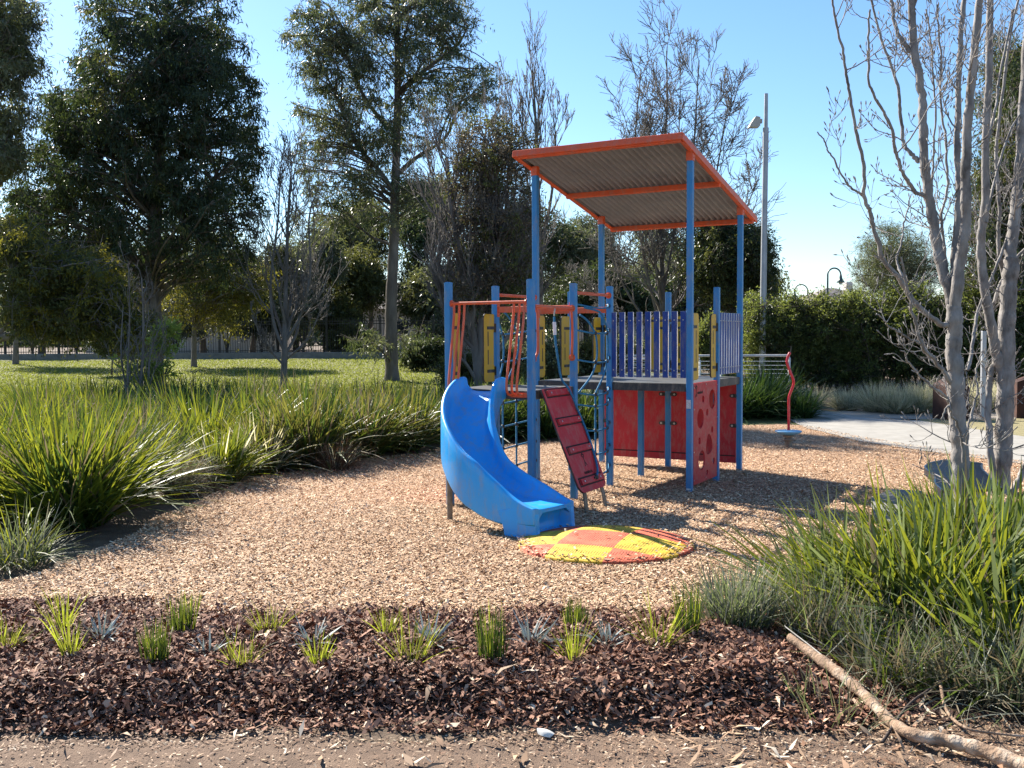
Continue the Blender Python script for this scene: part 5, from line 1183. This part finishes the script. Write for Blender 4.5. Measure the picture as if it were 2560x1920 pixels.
leafy("gum_tree", "big shadowy gum tree filling the right picture edge behind the bare tree", "tree", (2230, 860), [([(2230, 870), (2222, 700), (2210, 520), (2205, 360), (2195, 200)], .3, .08), ([(2215, 560), (2170, 470), (2140, 400)], .12, .04), ([(2208, 420), (2160, 320), (2140, 250)], .1, .03)],
      [(2175, 130, 45, 50), (2210, 180, 60, 70), (2165, 240, 45, 60), (2200, 310, 70, 70), (2150, 380, 50, 50), (2190, 440, 75, 70), (2130, 500, 50, 50), (2190, 560, 80, 70), (2120, 600, 50, 50), (2240, 380, 60, 120), (2180, 640, 80, 40)],
      'gum', 70000, .15, .038, 30, M_barkgum, None, .65, dep=2.4, crad=(.4, .9), twigs=9, seed=35, mixk=('olive', .3))
# hedge bushes
for q, (cx, top, rx, Y, lab) in enumerate(((1665, 655, 60, 31, "first hedge bush from the left, behind the light pole"), (1735, 650, 70, 31.5, "hedge bush behind the railing end and spinner"), (1815, 662, 70, 31, "hedge bush under the street lamps, lowest of the hedge"), (1900, 648, 75, 30.5, "hedge bush below the casuarina"),
                                          (1985, 645, 70, 30, "hedge bush left of the left tree trunk"), (2070, 650, 75, 29.5, "hedge bush directly behind the left tree trunk"), (2160, 640, 80, 29, "hedge bush between and behind the two tree trunks"), (2250, 640, 70, 28.5, "hedge bush at the right picture edge"))):
    rng = np.random.default_rng(400 + q); yb = 862
    st = [([(cx + d, yb + 8), (cx + d * 1.3, yb - 40), (cx + d * 1.8 + rng.uniform(-10, 10), yb - 95), (cx + d * 2.2, top + 55)], .045, .015) for d in (-30, -18, -6, 6, 17, 29)]
    top += rng.uniform(-6, 12)
    ee = [(cx + rng.uniform(-.9, .9) * rx, top + rng.uniform(-14, 14), rng.uniform(7, 16), rng.uniform(8, 18)) for _ in range(7)] + [(cx, top + 45, rx, 42), (cx - rx * .5, top + 75, rx * .6, 45), (cx + rx * .5, top + 72, rx * .6, 45), (cx, top + 105, rx, 40), (cx - rx * .3, top + 20, rx * .4, 20), (cx + rx * .4, top + 24, rx * .4, 20), (cx, top + 145, rx, 30)]
    leafy("hedge_bush", lab, "hedge bush", (cx, yb), st, ee, 'hedge', 40000, .10, .034, Y, M_barkdark, "dense hedge along the path", .1, dep=1.1, crad=(.25, .6), twigs=10, seed=410 + q, limb_w=.012, mixk=('dark', .25))

# ---- bare trees
def grow(rng, TS, p, d, L, r, lev, maxlev, O, up, spread, nchild, sides, rmin, kids=None):
    n = max(4, int(5 + 3 * (maxlev - lev))); P = [p]; dd = d / np.linalg.norm(d)
    for k in range(n):
        dd = dd + rng.normal(0, .11, 3) + np.array([0, 0, up]); dd /= np.linalg.norm(dd); P.append(P[-1] + dd * L / n)
    P = np.array(P); R = np.linspace(r, max(rmin, r * .42), n + 1); TS.add(P - O, R, sides[min(lev, len(sides) - 1)])
    if lev >= maxlev: return
    m = nchild[min(lev, len(nchild) - 1)]
    for k in range(m):
        t = rng.uniform(.22, 1.0) if k else 1.0; i = min(int(t * n), n); a = rng.uniform(0, 2 * np.pi)
        T = P[i] - P[i - 1] if i else dd; T = T / (np.linalg.norm(T) + 1e-9); u, v, _ = frame_of(T); sp = spread * rng.uniform(.6, 1.3)
        nd = T * math.cos(sp) + (u * math.cos(a) + v * math.sin(a)) * math.sin(sp)
        grow(rng, TS, P[i], nd, L * rng.uniform(.42, .72) * (1.1 - .35 * t), max(rmin, R[i] * .62), lev + 1, maxlev, O, up, spread, nchild, sides, rmin)
def bare(name, label, base, Y, stems, bark, seed, maxlev=3, up=.10, spread=.6, nchild=(7, 6, 4), rmin=.006, group=None, Lk=.45):
    """leafless tree: hand placed stems that keep branching"""
    rng = np.random.default_rng(seed); bx = AT(base[0], base[1], Y); bz = gzf(bx[0], Y); O = np.array([bx[0], Y, bz])
    t = empty(name, tuple(O)); tag(t, label, "tree", group); TS = TubeSet(); BS = TubeSet()
    for q, (line, r0, r1, kids) in enumerate(stems):
        yo = 0 if q == 0 else rng.uniform(-.5, .5)
        P = np.array([AT(x, y, Y + yo * k / max(1, len(line) - 1) * 2) for k, (x, y) in enumerate(line)])
        if q == 0: P[0][2] = bz - .1
        C = bez(P, 6); R = np.linspace(r0, r1, len(C)); TS.add(C - O, R, 8); Ltot = np.sum(np.linalg.norm(np.diff(C, axis=0), axis=1))
        for k in range(kids):
            tt = rng.uniform(.22, 1.0) if k else 1.0; i = min(int(tt * (len(C) - 1)), len(C) - 1); T = C[i] - C[max(0, i - 1)] if i else C[1] - C[0]; T /= np.linalg.norm(T) + 1e-9
            u, v, _ = frame_of(T); a = rng.uniform(0, 2 * np.pi); sp = spread * rng.uniform(.6, 1.3); nd = T * math.cos(sp) + (u * math.cos(a) + v * math.sin(a)) * math.sin(sp)
            grow(rng, BS, C[i], nd, Ltot * Lk * rng.uniform(.6, 1.2) * (1.15 - .6 * tt), max(rmin, R[i] * .55), 1, maxlev, O, up, spread, nchild, (6, 5, 4, 3), rmin)
    TS.build("trunk", bark, t); BS.build("branches", bark, t)
    return t
bare("bare_tree", "small leafless grey tree between the two tall gums", (613, 848), 33, [([(613, 852), (614, 780), (616, 690), (618, 600), (622, 480), (628, 380)], .13, .03, 16), ([(614, 760), (590, 690), (585, 600), (600, 480), (606, 360)], .06, .02, 12), ([(615, 740), (650, 680), (670, 590), (668, 470), (690, 400)], .06, .02, 12), ([(614, 790), (570, 740), (545, 680)], .04, .015, 8), ([(615, 780), (665, 730), (700, 650)], .04, .015, 8)],
     M_barkgrey, 41, 3, .08, .55, (7, 5), .008, "leafless trees", .38)
bare("bare_sapling", "leafless many stemmed sapling standing among the left clumps", (292, 912), 20, [([(288, 915), (300, 850), (308, 780), (310, 690), (306, 600)], .045, .012, 12), ([(284, 912), (272, 840), (262, 760), (266, 660)], .03, .008, 10), ([(296, 910), (318, 840), (326, 760), (352, 690)], .03, .008, 10), ([(280, 905), (276, 800), (280, 690), (278, 580)], .026, .008, 9), ([(300, 900), (334, 800), (360, 720)], .022, .008, 7)],
     M_barkgrey, 43, 3, .06, .5, (4, 3), .004, "leafless trees", .24)
leafy("leafy_sapling", "young sapling with fresh light green leaves beside the bare sapling", "tree", (345, 880), [([(330, 905), (338, 840), (352, 770), (362, 700)], .02, .006), ([(336, 860), (362, 790), (380, 735)], .012, .005), ([(334, 850), (320, 790), (305, 760)], .012, .005)],
      [(358, 730, 28, 32), (376, 735, 20, 26), (340, 770, 30, 28), (320, 800, 28, 24), (285, 795, 24, 26), (350, 800, 24, 22)], 'lime', 1700, .14, .036, 20.4, M_barkgrey, None, -.15, dep=.4, crad=(.14, .28), twigs=5, seed=45, limb_w=.006)
bare("bare_tree", "large brown twiggy tree with many upright stems behind the slide", (1035, 800), 23, [([(1035, 905), (1030, 780), (1010, 660), (995, 560), (975, 450), (965, 340)], 0.122, .04, 22), ([(1035, 800), (1040, 680), (1042, 560), (1040, 430), (1045, 300)], 0.079, .03, 22), ([(1035, 790), (1075, 680), (1090, 560), (1095, 420), (1105, 300)], 0.079, .03, 22), ([(1033, 820), (1110, 700), (1140, 580), (1150, 460)], 0.065, .025, 18),
     ([(1030, 760), (970, 690), (945, 600), (950, 500)], 0.058, .02, 16), ([(1036, 780), (1060, 640), (1070, 480), (1075, 350)], 0.065, .02, 20), ([(1032, 830), (1010, 790), (985, 760), (960, 690)], 0.043, .02, 12)], M_barkgrey, 47, 3, .12, .48, (8, 6), .0055, "leafless trees", .36)
leafy("withered_tree", "tree with withered brown leaves mixed into the brown twiggy tree", "tree", (1065, 800), [([(1065, 905), (1062, 700), (1060, 500), (1065, 330)], .12, .03)], [(1060, 320, 70, 65), (1110, 340, 45, 70), (1020, 380, 55, 60), (1075, 450, 85, 75), (1010, 520, 55, 60), (1100, 560, 65, 80), (1040, 620, 80, 60)],
      'brown', 24000, .10, .030, 23, M_barkdark, None, .3, dep=1.5, crad=(.3, .65), twigs=10, seed=49, mixk=('olive', .35))
bare("bare_tree", "slender leafless poplar rising left of the playground roof", (1165, 775), 47, [([(1165, 790), (1166, 600), (1162, 420), (1158, 280), (1150, 150)], .20, .03, 16), ([(1165, 560), (1190, 430), (1200, 320), (1195, 240)], .09, .02, 12), ([(1164, 520), (1140, 400), (1130, 290), (1128, 210)], .08, .02, 12)], M_barkgrey, 51, 3, .16, .45, (7, 5), .011, "leafless trees", .26)
bare("bare_tree", "big spreading leafless tree behind the playground roof", (1430, 800), 41, [([(1430, 855), (1432, 740), (1432, 640), (1428, 520), (1425, 400), (1440, 250), (1440, 110)], 0.149, 0.024, 21), ([(1431, 720), (1400, 600), (1375, 450), (1372, 300), (1385, 150)], 0.074, 0.024, 19), ([(1432, 710), (1470, 600), (1490, 450), (1500, 300), (1510, 130)], 0.074, 0.024, 19), ([(1431, 740), (1360, 640), (1320, 540), (1330, 400), (1355, 290)], 0.062, 0.020, 17),
     ([(1432, 740), (1500, 660), (1560, 580), (1600, 480), (1640, 380)], 0.062, 0.020, 19), ([(1432, 680), (1520, 520), (1550, 360), (1575, 210)], 0.062, 0.020, 19), ([(1432, 700), (1340, 680), (1290, 640), (1250, 590)], 0.050, 0.016, 15), ([(1430, 640), (1460, 480), (1465, 330), (1470, 190)], 0.062, 0.016, 17), ([(1432, 690), (1410, 520), (1400, 340), (1410, 220)], 0.056, 0.016, 17)], M_barkgrey, 53, 3, .05, .72, (8, 6), .0105, "leafless trees", .27)

# ---- the two near leafless trees at the right, several pale stems each
def near_tree(label, base, Y, stems, seed, bark):
    rng = np.random.default_rng(seed); b0 = AT(base[0], base[1], Y); bz = gzf(b0[0], b0[1]); O = np.array([b0[0], Y, bz])
    t = empty("bare_tree", tuple(O)); tag(t, label, "tree", "near leafless trees"); TS = TubeSet(); BS = TubeSet()
    s = Y * KD / FPX
    for q, (line, w0, w1, y0, y1) in enumerate(stems):
        P = np.array([AT(x, y, Y + y0 + (y1 - y0) * k / (len(line) - 1)) for k, (x, y) in enumerate(line)])
        if q == 0: P[0][2] = bz - .05
        C = bez(P, 10); n = len(C); jit = np.cumsum(rng.normal(0, 1, (n, 3)), 0); jit -= np.linspace(0, 1, n)[:, None] * jit[-1]
        C = C + jit * .0035; R = np.linspace(w0 * .76, w1 * .80, n) * s / 2 * (1 + .06 * np.sin(np.arange(n) * .9 + q) + rng.normal(0, .03, n))
        if q == 0: R[:6] *= np.linspace(1.2, 1, 6)
        TS.add(C - O, np.maximum(R, .004), 12 if w0 > 20 else 8)
        seg = np.linalg.norm(np.diff(C, axis=0), axis=1); Lt = seg.sum(); m = int(Lt / (.21 if w0 < 16 else .32))
        for k in range(m):
            i = int(rng.uniform(.10 if w0 < 16 else .18, 1.0) * (n - 1)); i = min(max(i, 1), n - 1); T = C[i] - C[i - 1]; T /= np.linalg.norm(T) + 1e-9
            u, v, _ = frame_of(T); a = rng.uniform(0, 2 * np.pi); sp = rng.uniform(.7, 1.35); d = T * math.cos(sp) + (u * math.cos(a) + v * math.sin(a)) * math.sin(sp)
            L = rng.gamma(2.0, .17) + .07; r0 = min(R[i] * .5, .0028 + .0065 * L)
            twig(rng, BS, C[i] - O, d, L, r0, 0)
    TS.build("trunk", bark, t); BS.build("twigs", bark, t)
def twig(rng, BS, p, d, L, r, lev):
    n = 7; P = [p]
    for k in range(n):
        d = d + rng.normal(0, .16, 3) + np.array([0, 0, .13]); d /= np.linalg.norm(d); P.append(P[-1] + d * L / n)
    P = np.array(P); R = np.linspace(r, max(.0018, r * .45), n + 1); BS.add(P, R, 5)
    e = P[-1]; BS.add(np.array([e - d * .004, e + d * .008, e + d * .020, e + d * .032]), np.array([.0022, .0052, .0046, .001]), 5)
    if lev < 2:
        for k in range(int(L / .11) + 1):
            i = rng.integers(1, n); u, v, _ = frame_of(P[i] - P[i - 1]); a = rng.uniform(0, 2 * np.pi); T = (P[i] - P[i - 1]) / (np.linalg.norm(P[i] - P[i - 1]) + 1e-9)
            twig(rng, BS, P[i], T * .6 + (u * math.cos(a) + v * math.sin(a)) * .8, L * rng.uniform(.18, .45), R[i] * .75, lev + 1 if L > .25 else 2)
near_tree("leafless pale barked tree with many stems, standing in front of the curved bench", (2076, 1175), 7.7,
  [([(2078, 1175), (2075, 1100), (2070, 1010), (2066, 940), (2064, 860), (2061, 790), (2064, 720), (2062, 660)], 50, 40, 0, 0),
   ([(2062, 700), (2052, 630), (2035, 570), (2022, 500), (2008, 430), (1995, 350), (1990, 260), (1983, 190), (1975, 100), (1968, 0), (1962, -80)], 34, 17, 0, .3),
   ([(2063, 680), (2073, 590), (2080, 500), (2081, 400), (2091, 273), (2102, 146), (2120, 0), (2130, -70)], 34, 16, 0, -.3),
   ([(2060, 720), (2058, 600), (2066, 470), (2068, 350), (2069, 250), (2080, 73), (2090, -40)], 24, 12, 0, .4),
   ([(1968, 113), (1950, 95), (1934, 70), (1925, 30), (1919, -20)], 14, 8, .27, .35),
   ([(1984, 350), (1965, 335), (1950, 312), (1942, 255), (1927, 175), (1902, 91), (1880, -10)], 13, 6, .2, .5),
   ([(1996, 423), (1970, 410), (1949, 376), (1938, 330), (1931, 292), (1905, 237), (1883, 190), (1876, 91), (1880, 20)], 12, 5, .15, -.3),
   ([(2050, 700), (2030, 688), (1978, 640), (1949, 600), (1915, 562), (1896, 516), (1880, 456), (1871, 420), (1864, 346), (1843, 237), (1832, 153), (1810, 62), (1796, -10)], 17, 5, 0, -.6),
   ([(1870, 427), (1850, 412), (1830, 400), (1800, 350), (1780, 315), (1766, 285)], 7, 3, -.3, -.5),
   ([(1950, 602), (1938, 560), (1950, 520), (1958, 470), (1968, 420)], 8, 3, -.1, .3),
   ([(2055, 830), (2036, 800), (2010, 765), (1992, 743), (1975, 690), (1966, 646), (1955, 600), (1946, 555)], 13, 5, 0, -.4),
   ([(1990, 743), (1970, 738), (1950, 728), (1935, 715), (1918, 706), (1905, 690), (1893, 680)], 7, 3, -.2, -.45),
   ([(2052, 890), (2044, 862), (2015, 845), (1993, 826), (1972, 800), (1962, 786), (1950, 765), (1944, 757)], 9, 3, 0, -.3),
   ([(2086, 950), (2092, 920), (2104, 880), (2112, 846), (2108, 800), (2120, 760)], 10, 4, 0, .3),
   ([(2080, 1000), (2072, 930), (2060, 905), (2044, 880), (2034, 905)], 10, 4, -.1, -.25),
   ([(2052, 640), (2045, 560), (2040, 480), (2046, 400), (2040, 310), (2035, 220), (2032, 120), (2025, 10)], 9, 5, .1, .5),
   ([(2016, 500), (2012, 400), (2018, 300), (2020, 200), (2010, 110), (2000, 20)], 7, 4, .2, .5)], 61, M_barkpale)
near_tree("leafless pale barked tree with a thick trunk at the right picture edge", (2158, 1100), 11.0,
  [([(2156, 1108), (2160, 1040), (2165, 960), (2168, 880), (2170, 790), (2173, 700), (2176, 620), (2186, 560)], 52, 40, 0, 0),
   ([(2184, 580), (2188, 520), (2196, 440), (2205, 340), (2208, 220), (2214, 100), (2220, -40)], 34, 20, 0, .3),
   ([(2166, 800), (2150, 765), (2135, 710), (2124, 646), (2117, 560), (2118, 500), (2124, 430), (2128, 255), (2135, 0), (2138, -60)], 30, 15, 0, -.4),
   ([(2150, 1090), (2142, 1010), (2136, 930), (2136, 850), (2143, 800), (2155, 770)], 20, 15, -.1, .05),
   ([(2150, 760), (2140, 700), (2160, 620), (2195, 560), (2250, 500)], 12, 8, .1, .4),
   ([(2090, 800), (2105, 720), (2118, 660), (2160, 560), (2190, 470), (2230, 400)], 10, 6, -.5, .3),
   ([(2180, 640), (2160, 540), (2158, 440), (2150, 330), (2165, 210), (2180, 90), (2200, 0)], 13, 6, .1, .5),
   ([(2170, 1090), (2190, 1060), (2205, 1030), (2225, 990), (2250, 960)], 22, 14, 0, .1),
   ([(2130, 480), (2150, 380), (2175, 300), (2215, 230)], 8, 5, -.3, .2),
   ([(2135, 300), (2150, 220), (2165, 120), (2190, 20)], 8, 5, -.35, .3)], 63, M_barkpale)

# far-off wood on the horizon
rg = np.random.default_rng(77); n = 36000
x = rg.uniform(-110, 120, n); y = rg.uniform(128, 150, n); hh = 4.5 + 2.0 * np.sin(x * .11) + 1.2 * np.sin(x * .37 + 1); z = .6 + hh * rg.uniform(0, 1, n) ** .8
C = np.stack([x, y, z], 1); A = rg.normal(0, 1, (n, 3)); A /= np.linalg.norm(A, axis=1, keepdims=True); S = np.cross(A, rg.normal(0, 1, (n, 3))); S /= np.linalg.norm(S, axis=1, keepdims=True)
V = np.stack([C - A * .45, C + S * .25, C + A * .45, C - S * .25], 1).reshape(-1, 3)
o = np_mesh("far_wood", V, np.arange(4 * n).reshape(-1, 4), M_leaf['gum'], tint=np.repeat(rg.uniform(0, 1, n), 4)); tag(o, "far-off belt of trees along the horizon", "wood", kind='stuff')
